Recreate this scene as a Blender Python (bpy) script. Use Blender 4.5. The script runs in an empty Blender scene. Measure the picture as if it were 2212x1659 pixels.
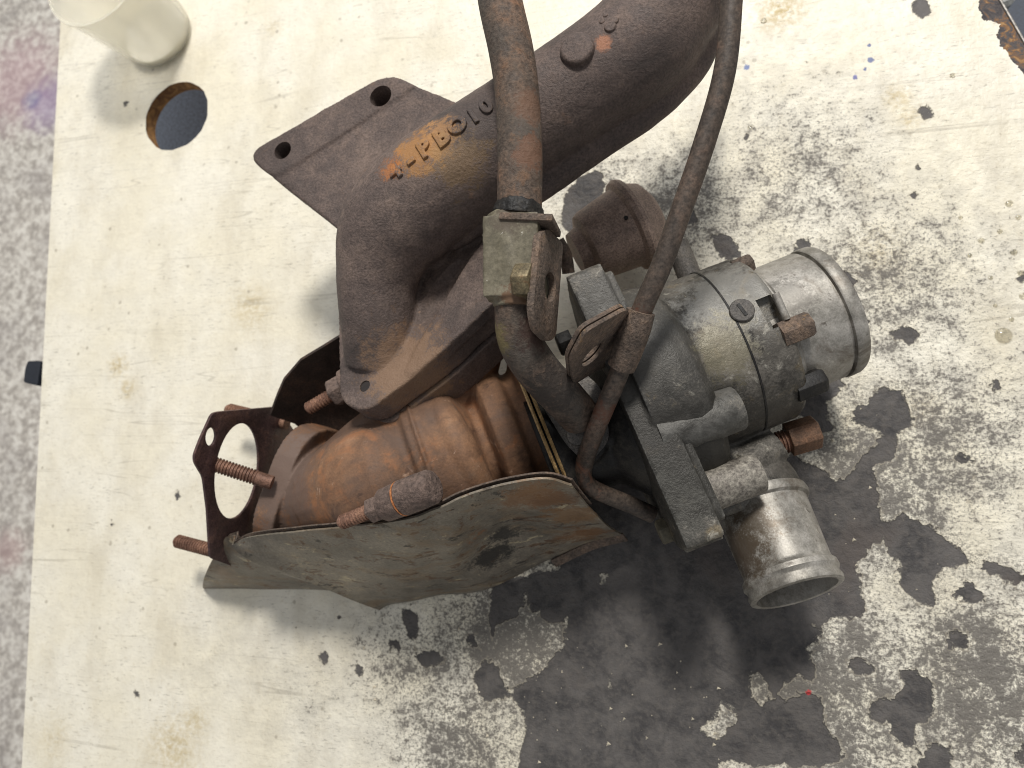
import bpy, bmesh, math, random
import numpy as np
from mathutils import Vector, Matrix, noise as mnoise
from mathutils.geometry import tessellate_polygon, delaunay_2d_cdt
from mathutils.bvhtree import BVHTree

random.seed(7)
SC = bpy.context.scene
COL = SC.collection
MM = 0.001

# ------------------------------------------------------------------ camera
FPX, CU, CV, HCAM = 1534.0, 1106.0, 829.5, 420.0          # photograph measured at 2212 x 1659, lens height in mm
NAD = Vector((406.0, -288.0, -FPX)).normalized()
ROT = NAD.rotation_difference(Vector((0, 0, -1))).to_matrix()
cd = bpy.data.cameras.new('camera')
cam = bpy.data.objects.new('camera', cd)
COL.objects.link(cam)
cd.sensor_fit = 'HORIZONTAL'
cd.sensor_width = 36.0
cd.lens = 36.0 * FPX / 2212.0
cd.clip_start = 0.01
cd.clip_end = 20.0
cam.matrix_world = Matrix.Translation((0, 0, HCAM * MM)) @ ROT.to_4x4()
cd.dof.use_dof = True
cd.dof.focus_distance = 0.300
cd.dof.aperture_fstop = 12.0
SC.camera = cam

# ------------------------------------------------------------------ light
w = bpy.data.worlds.new('World')
SC.world = w
w.use_nodes = True
bg = w.node_tree.nodes['Background']
bg.inputs['Color'].default_value = (0.94, 0.96, 1.0, 1)
bg.inputs['Strength'].default_value = 0.38


def area(name, direction, dist, size, energy, color, target=(-0.05, 0.03, 0.06)):
    ld = bpy.data.lights.new(name, 'AREA')
    ld.shape = 'DISK'
    ld.size = size
    ld.energy = energy
    ld.color = color
    o = bpy.data.objects.new(name, ld)
    COL.objects.link(o)
    d = Vector(direction).normalized()
    o.location = Vector(target) + d * dist
    o.rotation_euler = (-d).to_track_quat('-Z', 'Y').to_euler()
    return o


area('workshop_lamp', (0.14, 0.85, 1.2), 1.9, 0.30, 27, (1.0, 0.965, 0.91))
area('window_light', (0.10, 1.0, 0.85), 2.4, 1.1, 17, (0.95, 0.97, 1.0))

SC.render.engine = 'CYCLES'
SC.cycles.use_denoising = True
SC.cycles.pixel_filter_type = 'BLACKMAN_HARRIS'
SC.cycles.filter_width = 1.0
SC.cycles.max_bounces = 5
SC.cycles.use_adaptive_sampling = True
SC.cycles.adaptive_threshold = 0.015
SC.view_settings.view_transform = 'Standard'
SC.view_settings.look = 'None'
SC.view_settings.gamma = 1.0
SC.view_settings.use_curve_mapping = False
SC.view_settings.exposure = 0.06


# ------------------------------------------------------------------ measuring helpers (mm)
def ray(u, v):
    return ROT @ Vector(((u - CU) / FPX, (CV - v) / FPX, -1.0))


def W(u, v, z):
    r = ray(u, v)
    return Vector((0, 0, HCAM)) + r * ((z - HCAM) / r.z)


def R_(u, v, z, px):
    r = ray(u, v)
    return px * ((z - HCAM) / r.z) / FPX


def hdir(du, dv, u=1106, v=830, z=80):
    d = W(u + du, v + dv, z) - W(u, v, z)
    d.z = 0
    return d.normalized()


def catmull(pts, n):
    P = [pts[0] * 2 - pts[1]] + list(pts) + [pts[-1] * 2 - pts[-2]]
    out = []
    for i in range(1, len(P) - 2):
        a, b, c, d = P[i - 1], P[i], P[i + 1], P[i + 2]
        for k in range(n):
            t = k / n
            out.append(0.5 * ((2 * b) + (c - a) * t + (2 * a - 5 * b + 4 * c - d) * t * t + (3 * b - a - 3 * c + d) * t ** 3))
    out.append(P[-2])
    return out


# ------------------------------------------------------------------ shape builders: return (verts, faces) in mm
def tube(pts, radii, seg=28, n=8, cap=True):
    pv = [Vector((*p, r)) for p, r in zip([tuple(p) for p in pts], radii)]
    path = catmull(pv, n) if n > 0 else pv
    C = [Vector(p[:3]) for p in path]
    R = [p[3] for p in path]
    V, F = [], []
    t0 = (C[1] - C[0]).normalized()
    u = t0.orthogonal().normalized()
    for i, c in enumerate(C):
        t = (C[min(i + 1, len(C) - 1)] - C[max(i - 1, 0)]).normalized()
        u = (u - t * u.dot(t)).normalized()
        b = t.cross(u)
        for k in range(seg):
            a = 2 * math.pi * k / seg
            V.append(c + (u * math.cos(a) + b * math.sin(a)) * R[i])
    for i in range(len(C) - 1):
        for k in range(seg):
            k2 = (k + 1) % seg
            F.append((i * seg + k, i * seg + k2, (i + 1) * seg + k2, (i + 1) * seg + k))
    if cap:
        F.append(tuple(range(seg))[::-1])
        F.append(tuple(range((len(C) - 1) * seg, len(C) * seg)))
    return V, F


def lathe(C, ax, prof, seg=64, closed=False):
    """prof: list of (t, r) ; closed joins last ring to first (hollow bodies)"""
    ax = ax.normalized()
    u = ax.orthogonal().normalized()
    b = ax.cross(u)
    V, F = [], []
    rings = []
    for t, r in prof:
        if r < 1e-4:
            rings.append([len(V)])
            V.append(C + ax * t)
        else:
            s = len(V)
            rings.append(list(range(s, s + seg)))
            for k in range(seg):
                a = 2 * math.pi * k / seg
                V.append(C + ax * t + (u * math.cos(a) + b * math.sin(a)) * r)
    pairs = list(zip(rings[:-1], rings[1:]))
    if closed:
        pairs.append((rings[-1], rings[0]))
    for A, B in pairs:
        for k in range(seg):
            k2 = (k + 1) % seg
            if len(A) == 1 and len(B) == 1:
                continue
            if len(A) == 1:
                F.append((A[0], B[k2], B[k]))
            elif len(B) == 1:
                F.append((A[k], A[k2], B[0]))
            else:
                F.append((A[k], A[k2], B[k2], B[k]))
    if not closed:
        if len(rings[0]) > 1:
            F.append(tuple(rings[0])[::-1])
        if len(rings[-1]) > 1:
            F.append(tuple(rings[-1]))
    return V, F


def fillet(poly, rad, n=6):
    """round the corners of a 2D polygon"""
    out = []
    N = len(poly)
    for i in range(N):
        p0, p1, p2 = Vector(poly[i - 1]), Vector(poly[i]), Vector(poly[(i + 1) % N])
        r = rad[i] if isinstance(rad, (list, tuple)) else rad
        a, b = (p0 - p1), (p2 - p1)
        la, lb = a.length, b.length
        d = min(r, la * 0.48, lb * 0.48)
        a.normalize(); b.normalize()
        s, e = p1 + a * d, p1 + b * d
        for k in range(n + 1):
            t = k / n
            q = s * (1 - t) ** 2 + p1 * 2 * t * (1 - t) + e * t * t
            out.append((q.x, q.y))
    return out


def circle2(cx, cy, r, n=28):
    return [(cx + r * math.cos(2 * math.pi * k / n), cy + r * math.sin(2 * math.pi * k / n)) for k in range(n)]


def plate(outer, holes, O, ux, uy, t0, t1):
    """flat plate with real holes between n*t0 and n*t1"""
    n = ux.cross(uy).normalized()
    loops = [outer] + list(holes)
    flat = [Vector((p[0], p[1], 0)) for lp in loops for p in lp]
    tris = tessellate_polygon([[Vector((p[0], p[1], 0)) for p in lp] for lp in loops])
    N = len(flat)
    V = [O + ux * p.x + uy * p.y + n * t1 for p in flat] + [O + ux * p.x + uy * p.y + n * t0 for p in flat]
    F = []
    for a, b, c in tris:
        pa, pb, pc = flat[a], flat[b], flat[c]
        if (pb - pa).cross(pc - pa).z < 0:
            b, c = c, b
        F.append((a, b, c))
        F.append((a + N, c + N, b + N))
    s = 0
    for lp in loops:
        m = len(lp)
        for k in range(m):
            i, j = s + k, s + (k + 1) % m
            F.append((i, j, j + N, i + N))
        s += m
    return V, F


def boxm(O, ux, uy, uz, sx, sy, sz):
    V = [O + ux * a * sx / 2 + uy * b * sy / 2 + uz * c * sz / 2 for c in (-1, 1) for b in (-1, 1) for a in (-1, 1)]
    F = [(0, 2, 3, 1), (4, 5, 7, 6), (0, 1, 5, 4), (2, 6, 7, 3), (0, 4, 6, 2), (1, 3, 7, 5)]
    return V, F


def hexprism(C, ax, r, h, rot=0.0, dome=0.12):
    ax = ax.normalized()
    u = ax.orthogonal().normalized()
    b = ax.cross(u)
    V, F = [], []
    for t, rr in ((0, r), (h * (1 - dome), r), (h, r * 0.84)):
        for k in range(6):
            a = rot + k * math.pi / 3
            V.append(C + ax * t + (u * math.cos(a) + b * math.sin(a)) * rr)
    for i in range(2):
        for k in range(6):
            k2 = (k + 1) % 6
            F.append((i * 6 + k, i * 6 + k2, i * 6 + 6 + k2, i * 6 + 6 + k))
    F.append(tuple(range(6))[::-1])
    F.append(tuple(range(12, 18)))
    return V, F


def thread(C, ax, r, length, pitch=1.25, plain=0.0, seg=20):
    """threaded rod: fine ridges, chamfered tip at the far end"""
    prof = [(0, 0), (0, r * 0.9)]
    t = plain
    if plain > 0:
        prof += [(plain, r * 0.9)]
    while t < length - 1.5:
        prof += [(t + pitch * 0.15, r), (t + pitch * 0.4, r), (t + pitch * 0.65, r * 0.80), (t + pitch * 0.9, r * 0.80)]
        t += pitch
    prof += [(length - 1.0, r * 0.8), (length, r * 0.66), (length, 0)]
    return lathe(C, ax, prof, seg)


def flip_ok(me):
    bm = bmesh.new(); bm.from_mesh(me)
    bmesh.ops.recalc_face_normals(bm, faces=bm.faces)
    bm.to_mesh(me); bm.free()


def join(*parts):
    V, F = [], []
    for v, f in parts:
        o = len(V)
        V += list(v)
        F += [tuple(i + o for i in q) for q in f]
    return V, F


def raw(name, vf, origin=Vector((0, 0, 0))):
    me = bpy.data.meshes.new(name)
    me.from_pydata([tuple((p - origin) * MM) for p in vf[0]], [], vf[1])
    me.update()
    flip_ok(me)
    return me


def evaluated(me, mods):
    """run a modifier stack on a mesh and return the resulting mesh"""
    o = bpy.data.objects.new('tmp', me)
    COL.objects.link(o)
    for typ, kw in mods:
        m = o.modifiers.new(typ, typ)
        for k, v in kw.items():
            setattr(m, k, v)
    dg = bpy.context.evaluated_depsgraph_get()
    dg.update()
    res = bpy.data.meshes.new_from_object(o.evaluated_get(dg))
    bpy.data.objects.remove(o)
    return res


CLOUD = {}


def cloud(size):
    if size not in CLOUD:
        t = bpy.data.textures.new('cast_relief', 'CLOUDS')
        t.noise_scale = size
        t.noise_depth = 3
        CLOUD[size] = t
    return CLOUD[size]


def fuse(vf, voxel=1.0, it=6, rough=0.0, rsize=0.006, cut=None, sub=0):
    """melt overlapping solids into one casting with soft fillets; cut = solids to drill out"""
    me = raw('cast', vf, TO)
    mods = [('REMESH', dict(mode='VOXEL', voxel_size=voxel * MM)), ('SMOOTH', dict(factor=0.5, iterations=it))]
    if rough:
        mods.append(('DISPLACE', dict(texture=cloud(rsize), strength=rough * MM, mid_level=0.5, texture_coords='LOCAL')))
    me2 = evaluated(me, mods)
    if cut:
        cm = raw('cutter', cut, TO)
        co = bpy.data.objects.new('cutter', cm)
        COL.objects.link(co)
        me2 = evaluated(me2, [('BOOLEAN', dict(operation='DIFFERENCE', object=co, solver='EXACT'))])
        bpy.data.objects.remove(co)
    me2.shade_smooth()
    me2.set_sharp_from_angle(angle=math.radians(60))
    return me2


def put(name, src, mat, parent=None, bevel=0.0, sharp=38, smooth=True, seg=2, origin=None):
    me = src if isinstance(src, bpy.types.Mesh) else raw(name, src, TO if origin is None else origin)
    me.name = name
    if not isinstance(src, bpy.types.Mesh):
        if bevel:
            me = evaluated(me, [('BEVEL', dict(width=bevel * MM, segments=seg, limit_method='ANGLE', angle_limit=math.radians(35)))])
            me.name = name
        if smooth:
            me.shade_smooth()
            me.set_sharp_from_angle(angle=math.radians(sharp))
    me.materials.clear()
    me.materials.append(mat)
    o = bpy.data.objects.new(name, me)
    COL.objects.link(o)
    if parent is not None:
        o.parent = parent
    return o


def tag(o, label=None, cat=None, group=None, kind=None):
    if label: o['label'] = label
    if cat: o['category'] = cat
    if group: o['group'] = group
    if kind: o['kind'] = kind
    return o


# ------------------------------------------------------------------ materials
def lin(c):
    return tuple(((x / 255) / 12.92 if x / 255 <= 0.04045 else ((x / 255 + 0.055) / 1.055) ** 2.4) for x in c[:3]) + (1.0,)


class NT:
    def __init__(self, name):
        self.m = bpy.data.materials.new(name)
        self.m.use_nodes = True
        self.t = self.m.node_tree
        self.b = self.t.nodes['Principled BSDF']
        self.co = self.t.nodes.new('ShaderNodeTexCoord').outputs['Object']

    def n(self, typ, **kw):
        nd = self.t.nodes.new(typ)
        for k, v in kw.items():
            setattr(nd, k, v)
        return nd

    def link(self, a, b):
        self.t.links.new(a, b)

    def setv(self, sock, v):
        if hasattr(v, 'is_output'):
            self.link(v, sock)
        else:
            sock.default_value = v

    def noise(self, scale, detail=6, rough=0.6, vec=None, dist=0.0, out='Fac'):
        nd = self.n('ShaderNodeTexNoise')
        nd.inputs['Scale'].default_value = scale
        nd.inputs['Detail'].default_value = detail
        nd.inputs['Roughness'].default_value = rough
        nd.inputs['Distortion'].default_value = dist
        self.link(vec if vec is not None else self.co, nd.inputs['Vector'])
        return nd.outputs[out]

    def voro(self, scale, feature='F1', out='Distance', vec=None, rnd=1.0):
        nd = self.n('ShaderNodeTexVoronoi', feature=feature)
        nd.inputs['Scale'].default_value = scale
        nd.inputs['Randomness'].default_value = rnd
        self.link(vec if vec is not None else self.co, nd.inputs['Vector'])
        return nd.outputs[out]

    def math(self, op, a, b=0.0, c=None, clamp=False):
        nd = self.n('ShaderNodeMath', operation=op, use_clamp=clamp)
        self.setv(nd.inputs[0], a)
        self.setv(nd.inputs[1], b)
        if c is not None:
            self.setv(nd.inputs[2], c)
        return nd.outputs[0]

    def step(self, x, lo, hi, a=0.0, b=1.0):
        nd = self.n('ShaderNodeMapRange', interpolation_type='SMOOTHSTEP')
        self.setv(nd.inputs['Value'], x)
        nd.inputs['From Min'].default_value = lo
        nd.inputs['From Max'].default_value = hi
        nd.inputs['To Min'].default_value = a
        nd.inputs['To Max'].default_value = b
        return nd.outputs['Result']

    def ramp(self, x, stops):
        nd = self.n('ShaderNodeValToRGB')
        e = nd.color_ramp.elements
        while len(e) < len(stops):
            e.new(0.5)
        for el, (p, c) in zip(e, stops):
            el.position = p
            el.color = lin(c)
        self.link(x, nd.inputs['Fac'])
        return nd.outputs['Color']

    def mix(self, fac, a, b, blend='MIX'):
        nd = self.n('ShaderNodeMix', data_type='RGBA', blend_type=blend)
        self.setv(nd.inputs[0], fac)
        self.setv(nd.inputs[6], lin(a) if isinstance(a, tuple) else a)
        self.setv(nd.inputs[7], lin(b) if isinstance(b, tuple) else b)
        return nd.outputs[2]

    def mapping(self, scale=(1, 1, 1), rot=(0, 0, 0), loc=(0, 0, 0), vec=None):
        nd = self.n('ShaderNodeMapping')
        nd.inputs['Scale'].default_value = scale
        nd.inputs['Rotation'].default_value = rot
        nd.inputs['Location'].default_value = loc
        self.link(vec if vec is not None else self.co, nd.inputs['Vector'])
        return nd.outputs['Vector']

    def dist(self, p):
        nd = self.n('ShaderNodeVectorMath', operation='DISTANCE')
        self.link(self.co, nd.inputs[0])
        nd.inputs[1].default_value = p
        return nd.outputs['Value']

    def bump(self, h, strength, dist=0.001, prev=None):
        nd = self.n('ShaderNodeBump')
        nd.inputs['Strength'].default_value = strength
        nd.inputs['Distance'].default_value = dist
        self.link(h, nd.inputs['Height'])
        if prev is not None:
            self.link(prev, nd.inputs['Normal'])
        return nd.outputs['Normal']


def surf(name, pal, big=45, mid=260, fine=1100, rough=(0.55, 0.85), metal=0.0, bump=0.35, bumpd=0.0006, bump2=0.3,
         patches=(), spots=(), edge=None, grain=0.45):
    """weathered metal: big blotches + mid mottling + fine grain; patches = noise-shaped coatings, spots = local stains"""
    k = NT(name)
    nb, nm, nf = k.noise(big, 4, 0.62, dist=0.6), k.noise(mid, 5, 0.68), k.noise(fine, 3, 0.7)
    x = k.math('ADD', k.math('MULTIPLY', nb, 0.55), k.math('MULTIPLY', nm, 0.45))
    x = k.step(x, 0.30, 0.70)
    col = k.ramp(x, pal)
    g = k.step(nf, 0.25, 0.75, 1.0 - grain, 1.0 + grain)
    gm = k.n('ShaderNodeMix', data_type='RGBA', blend_type='MULTIPLY')
    gm.inputs[0].default_value = 1.0
    k.link(col, gm.inputs[6])
    k.link(g, gm.inputs[7])
    col = gm.outputs[2]
    rg = k.step(nm, 0.25, 0.75, rough[0], rough[1])
    for i, pt_ in enumerate(patches):
        c, sc, lo, hi, amt = pt_[:5]
        v = k.mapping(loc=(i * 1.7 + 0.3, i * 0.9, i * 2.1), scale=pt_[5] if len(pt_) > 5 else (1, 1, 1))
        m = k.math('ADD', k.math('MULTIPLY', k.noise(sc, 5, 0.7, vec=v, dist=0.8), 0.75), k.math('MULTIPLY', nm, 0.25))
        m = k.step(m, lo, hi, 0.0, amt)
        col = k.mix(m, col, c)
    for p, rad, c, amt in spots:
        q = (p - TO) * MM
        d = k.math('ADD', k.math('DIVIDE', k.dist(q), rad * MM), k.math('MULTIPLY', k.math('SUBTRACT', nm, 0.5), 2.3))
        d = k.math('ADD', d, k.math('MULTIPLY', k.math('SUBTRACT', nf, 0.5), 1.2))
        m = k.step(d, 0.55, 1.15, amt, 0.0)
        col = k.mix(m, col, c)
    if edge is not None:
        pt = k.n('ShaderNodeNewGeometry').outputs['Pointiness']
        m = k.step(k.math('ADD', pt, k.math('MULTIPLY', k.math('SUBTRACT', nm, 0.5), 0.08)), 0.52, 0.60, 0.0, edge[1])
        col = k.mix(m, col, edge[0])
    k.link(col, k.b.inputs['Base Color'])
    k.link(rg, k.b.inputs['Roughness'])
    k.b.inputs['Metallic'].default_value = metal
    k.b.inputs['Specular IOR Level'].default_value = 0.35
    nrm = k.bump(nm, bump2, bumpd * 2.5)
    nrm = k.bump(nf, bump, bumpd, nrm)
    k.link(nrm, k.b.inputs['Normal'])
    return k.m


def plain(name, c, rough=0.6, metal=0.0):
    k = NT(name)
    nf = k.noise(500, 6, 0.6)
    col = k.mix(k.step(nf, 0.3, 0.7), tuple(int(x * 0.82) for x in c), tuple(min(255, int(x * 1.1)) for x in c))
    k.link(col, k.b.inputs['Base Color'])
    k.b.inputs['Roughness'].default_value = rough
    k.b.inputs['Metallic'].default_value = metal
    k.link(k.bump(nf, 0.15, 0.0004), k.b.inputs['Normal'])
    return k.m


TO = W(1050, 980, 0)                      # foot point of the turbocharger: origin of all its parts
TOv = TO.copy()

# ================================================================== THE SETTING
Z4 = lambda x, y: ((1300 + x / 1.58) * .54, (2200 + y / 1.58) * .54)
Z5 = lambda x, y: ((2600 + x / 1.4786) * .54, (2000 + y / 1.4786) * .54)
Z7 = lambda x, y: ((3000 + x / 1.508) * .54, (900 + y / 1.508) * .54)


def onb(pts, f=None):
    return np.array([W(*(f(*p) if f else p), 0)[:2] for p in pts])


def blob(u, v, r, n=9, f=None, seed=0):
    rs = random.Random(seed + int(u) * 7 + int(v))
    return onb([((u + r * rs.uniform(.65, 1.25) * math.cos(a)), (v + r * rs.uniform(.65, 1.25) * math.sin(a)))
                for a in [2 * math.pi * k / n for k in range(n)]], f)


BARE = [  # where the laminate has worn through to the dark board
    onb([(1150, 1190), (1215, 1232), (1226, 1308), (1222, 1390), (1180, 1441), (1133, 1478), (1102, 1502), (1140, 1557),
         (1130, 1608), (1102, 1720), (1500, 1720), (1560, 1650)]
        + [Z5(*p) for p in [(1060, 1560), (1150, 1500), (1080, 1400), (1020, 1310), (1030, 1200), (960, 1150), (740, 1230), (740, 1130),
                            (880, 1030), (960, 1080), (960, 960), (940, 890), (1010, 830), (1040, 750), (920, 770), (905, 680), (1010, 720),
                            (1180, 690), (1270, 690), (1280, 640), (1240, 560), (1240, 450), (1190, 390), (1270, 330), (1310, 250), (1340, 190),
                            (1370, 190), (1410, 270), (1420, 340), (1490, 370), (1480, 410), (1470, 500), (1590, 600), (1690, 640), (1700, 600),
                            (1660, 520), (1690, 440), (1740, 400), (1860, 370), (1950, 400), (2100, 470), (2260, 520), (2260, 440), (2100, 400), (1960, 370), (1850, 330),
                            (1820, 280), (1700, 200), (1670, 160), (1560, 115), (1500, 70), (1430, 130), (1380, 110), (1340, 20)]]
        + [Z7(*p) for p in [(780, 1640), (760, 1560), (740, 1440), (860, 1410), (880, 1300), (910, 1250), (990, 1200), (960, 1090), (925, 990),
                            (870, 975), (760, 1010), (720, 1070), (600, 1120), (590, 1200), (710, 1220), (820, 1290), (700, 1390), (640, 1470), (560, 1560), (440, 1480), (280, 1390)]]
        + [(1560, 1000), (1300, 980)]),
    onb([(510, 880), (560, 980), (470, 1080), (460, 1190), (540, 1230), (430, 1250), (300, 1150), (200, 1000), (320, 930)], Z7),
    onb([(800, 600), (830, 660), (900, 670), (960, 730), (1040, 670), (990, 610), (920, 600), (860, 640)], Z7),
    onb([(1245, 385), (1290, 365), (1312, 400), (1290, 440), (1250, 490), (1222, 510), (1216, 430)]),
    onb([(1540, 512), (1582, 508), (1590, 530), (1608, 556), (1570, 568), (1548, 545)]),
    onb([(1720, 520), (1755, 508), (1750, 535), (1722, 548)]),
    onb([(1810, 590), (1845, 590), (1850, 612), (1825, 622)]),
    onb([(480, 360), (590, 380), (580, 590), (540, 600), (500, 470)], Z4),
    onb([(560, 650), (700, 630), (740, 690), (640, 740), (570, 710)], Z4),
    onb([(390, 560), (470, 570), (480, 630), (420, 650)], Z4),
    onb([(880, 540), (960, 540), (960, 600), (900, 610)], Z4),
    onb([(930, 790), (1010, 710), (1090, 700), (1110, 820), (1180, 890), (1130, 940), (990, 950)], Z4),
    onb([(1060, 190), (1250, 160), (1260, 300), (1200, 420), (1090, 470), (1060, 560), (1040, 420)], Z4),
    onb([(1260, 150), (1520, 130), (1540, 420), (1420, 460), (1290, 380)], Z4),
    onb([(1780, 520), (1860, 490), (1960, 510), (1970, 580), (1900, 620), (1800, 600)], Z5),
    onb([(1160, 960), (1230, 935), (1340, 1010), (1330, 1040), (1180, 1020)], Z5),
    onb([(1480, 1010), (1560, 1000), (1640, 1040), (1700, 1150), (1680, 1270), (1580, 1300), (1560, 1460), (1480, 1470), (1400, 1300), (1290, 1300), (1300, 1190), (1440, 1190), (1500, 1110)], Z5),
    onb([(1760, 800), (1860, 780), (1920, 850), (1880, 900), (1770, 880)], Z5),
    onb([(1650, 1480), (1760, 1430), (1790, 1585), (1700, 1640), (1500, 1640)], Z5),
    onb([(2150, 1470), (2212, 1450), (2230, 1560), (2150, 1530)], Z5),
    blob(2000, 243, 15), blob(2150, 833, 13), blob(2085, 990, 22), blob(1992, 15, 20, f=None), blob(2215, 600, 18),
    blob(1890, 570, 9), blob(1870, 700, 8), blob(1975, 420, 9), blob(1980, 360, 6), blob(1490, 470, 16),
    blob(860, 105, 5), blob(205, 222, 6), blob(272, 226, 7), blob(240, 1128, 7), blob(382, 1070, 8), blob(735, 1330, 8), blob(610, 1240, 6),
    blob(295, 1500, 8), blob(330, 1510, 6), blob(1745, 130, 7), blob(1615, 300, 8), blob(640, 1350, 6), blob(700, 1420, 10), blob(780, 1450, 10),
]
KEEP = [  # islands of laminate left inside the worn ground
    onb([(590, 1040), (640, 1005), (690, 1060), (715, 1150), (660, 1220), (610, 1190)], Z5),
    onb([(290, 1350), (400, 1300), (440, 1220), (500, 1240), (535, 1310), (440, 1390), (400, 1430), (340, 1390)], Z5),
    blob(1313, 1477, 9), blob(1300, 1560, 5), blob(1570, 1660, 22), blob(1560, 1535, 14),
    onb([(1300, 420), (1360, 390), (1420, 470), (1470, 480), (1430, 560), (1330, 520)], Z4),
    onb([(1690, 210), (1740, 140), (1820, 150), (1800, 220)], Z4),
    onb([(550, 1240), (680, 1230), (740, 1290), (660, 1350), (560, 1340)], Z7),
]


def poly_sd(P, Q):
    """signed distance (positive inside) of points P to polygon Q"""
    d = np.full(len(P), 1e9)
    ins = np.zeros(len(P), bool)
    n = len(Q)
    for i in range(n):
        a, b = Q[i], Q[(i + 1) % n]
        e = b - a
        wv = P - a
        t = np.clip((wv @ e) / max(e @ e, 1e-9), 0, 1)
        d = np.minimum(d, np.hypot(*(wv - t[:, None] * e).T))
        c = ((a[1] > P[:, 1]) != (b[1] > P[:, 1]))
        with np.errstate(divide='ignore', invalid='ignore'):
            xs = (b[0] - a[0]) * (P[:, 1] - a[1]) / (b[1] - a[1]) + a[0]
        ins ^= c & (P[:, 0] < xs)
    return np.where(ins, d, -d)


def bump2d(P, items):
    o = np.zeros(len(P))
    for u, v, r, a in items:
        c = W(u, v, 0)
        rr = R_(u, v, 0, r)
        o = np.maximum(o, a * np.exp(-((P[:, 0] - c.x) ** 2 + (P[:, 1] - c.y) ** 2) / (rr * rr)))
    return o


e0, e1 = W(133, 0, 0), W(47, 1659, 0)
ed = (e1 - e0).normalized()
LT, LB = e0 - ed * 140, e1 + ed * 170
c0, c1 = W(2160, 0, 0), W(2212, 90, 0)
cdv = (c1 - c0).normalized()
RT, RB = c0 - cdv * 220, c1 + cdv * 620
torn = [(2275, 262), (2240, 205), (2222, 180), (2207, 156), (2198, 142), (2182, 129), (2173, 109), (2160, 100), (2158, 88), (2153, 78), (2156, 68), (2160, 52),
        (2140, 44), (2127, 45), (2119, 37), (2122, 31), (2113, 20), (2115, 0), (2108, -25), (2120, -60), (2100, -100)]
rt = random.Random(3)
tl = []
tp = [W(u, v, 0) for u, v in torn]
for a, b in zip(tp[:-1], tp[1:]):
    for k in range(5):
        q = a.lerp(b, k / 5)
        tl.append((q.x + rt.uniform(-.5, .5), q.y + rt.uniform(-.5, .5)))
tl.append((tp[-1].x, tp[-1].y))
lam_out = [(LB.x, LB.y), (RB.x - 3, RB.y)] + [((c1 + cdv * 120).x - 2, (c1 + cdv * 120).y)] + tl + [(RT.x - 40, RT.y), (LT.x, LT.y)]
core_out = [(LB.x - 0.6, LB.y), (RB.x, RB.y), (RT.x, RT.y), (LT.x - 0.6, LT.y)]
HC = W(381, 250, 0)
rh = random.Random(5)
hole = [(HC.x + (29 + rh.uniform(-.5, .5)) * math.cos(a), HC.y + (29 + rh.uniform(-.5, .5)) * math.sin(a)) for a in [2 * math.pi * k / 56 for k in range(56)]]
hole_core = circle2(HC.x, HC.y, 29.4, 56)

# laminate sheet: fine grid clipped to outline and hole, with wear attributes
STEP = 4.0
xs = np.arange(min(LT.x, LB.x), RB.x, STEP)
ys = np.arange(LB.y - 20, LT.y + 20, STEP)
GX, GY = np.meshgrid(xs, ys)
GP = np.stack([GX.ravel(), GY.ravel()], 1)
OL = np.array(lam_out)
sd = poly_sd(GP, OL)
dh = np.hypot(GP[:, 0] - HC.x, GP[:, 1] - HC.y)
vis = (GP[:, 0] < 330) & (GP[:, 1] > -290)
GP = GP[(sd > 1.5) & (dh > 31.5) & vis]
pts2 = [Vector(p) for p in lam_out] + [Vector(p) for p in hole] + [Vector(p) for p in GP]
no, nh = len(lam_out), len(hole)
edges = [(i, (i + 1) % no) for i in range(no)] + [(no + i, no + (i + 1) % nh) for i in range(nh)]
vo, eo, fo, _, _, _ = delaunay_2d_cdt(pts2, edges, [], 1, 1e-5)
VP = np.array([tuple(p) for p in vo])
cen = np.array([VP[list(f)].mean(0) for f in fo])
okf = (np.hypot(cen[:, 0] - HC.x, cen[:, 1] - HC.y) > 28.2)
fo = [f for f, k in zip(fo, okf) if k]
lam = bpy.data.meshes.new('worktop')
lam.from_pydata([(p[0] * MM, p[1] * MM, 0.0) for p in VP], [], [tuple(f) for f in fo])
sdv = np.full(len(VP), -60.0)
near = sdv.copy()
for qi, Q in enumerate(BARE):
    bb0, bb1 = Q.min(0) - 60, Q.max(0) + 60
    m = np.all((VP > bb0) & (VP < bb1), 1)
    if m.any():
        q_ = poly_sd(VP[m], Q)
        sdv[m] = np.maximum(sdv[m], q_)
        if qi in (0, 1, 11, 12, 13, 16):
            near[m] = np.maximum(near[m], q_)
for Q in KEEP:
    sdv = np.minimum(sdv, -poly_sd(VP, Q))
at = lam.attributes.new('near', 'FLOAT', 'POINT')
at.data.foreach_set('value', near.astype(np.float32))
at = lam.attributes.new('bare', 'FLOAT', 'POINT')
at.data.foreach_set('value', sdv.astype(np.float32))
gr = 0.20 + bump2d(VP, [(900, 1440, 210, .75), (1120, 1380, 260, 1.0), (1480, 450, 220, .8), (1300, 420, 160, .75), (1720, 380, 300, .68), (1900, 620, 340, .72),
                        (2020, 950, 320, .78), (1850, 1050, 300, .95), (1750, 1500, 380, .95), (2120, 1480, 280, 1.0), (690, 1480, 170, .42), (1650, 250, 180, .5),
                        (1000, 1600, 240, .85), (480, 1420, 120, .25), (2130, 480, 120, .35)])
at = lam.attributes.new('grime', 'FLOAT', 'POINT')
at.data.foreach_set('value', gr.astype(np.float32))
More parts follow.
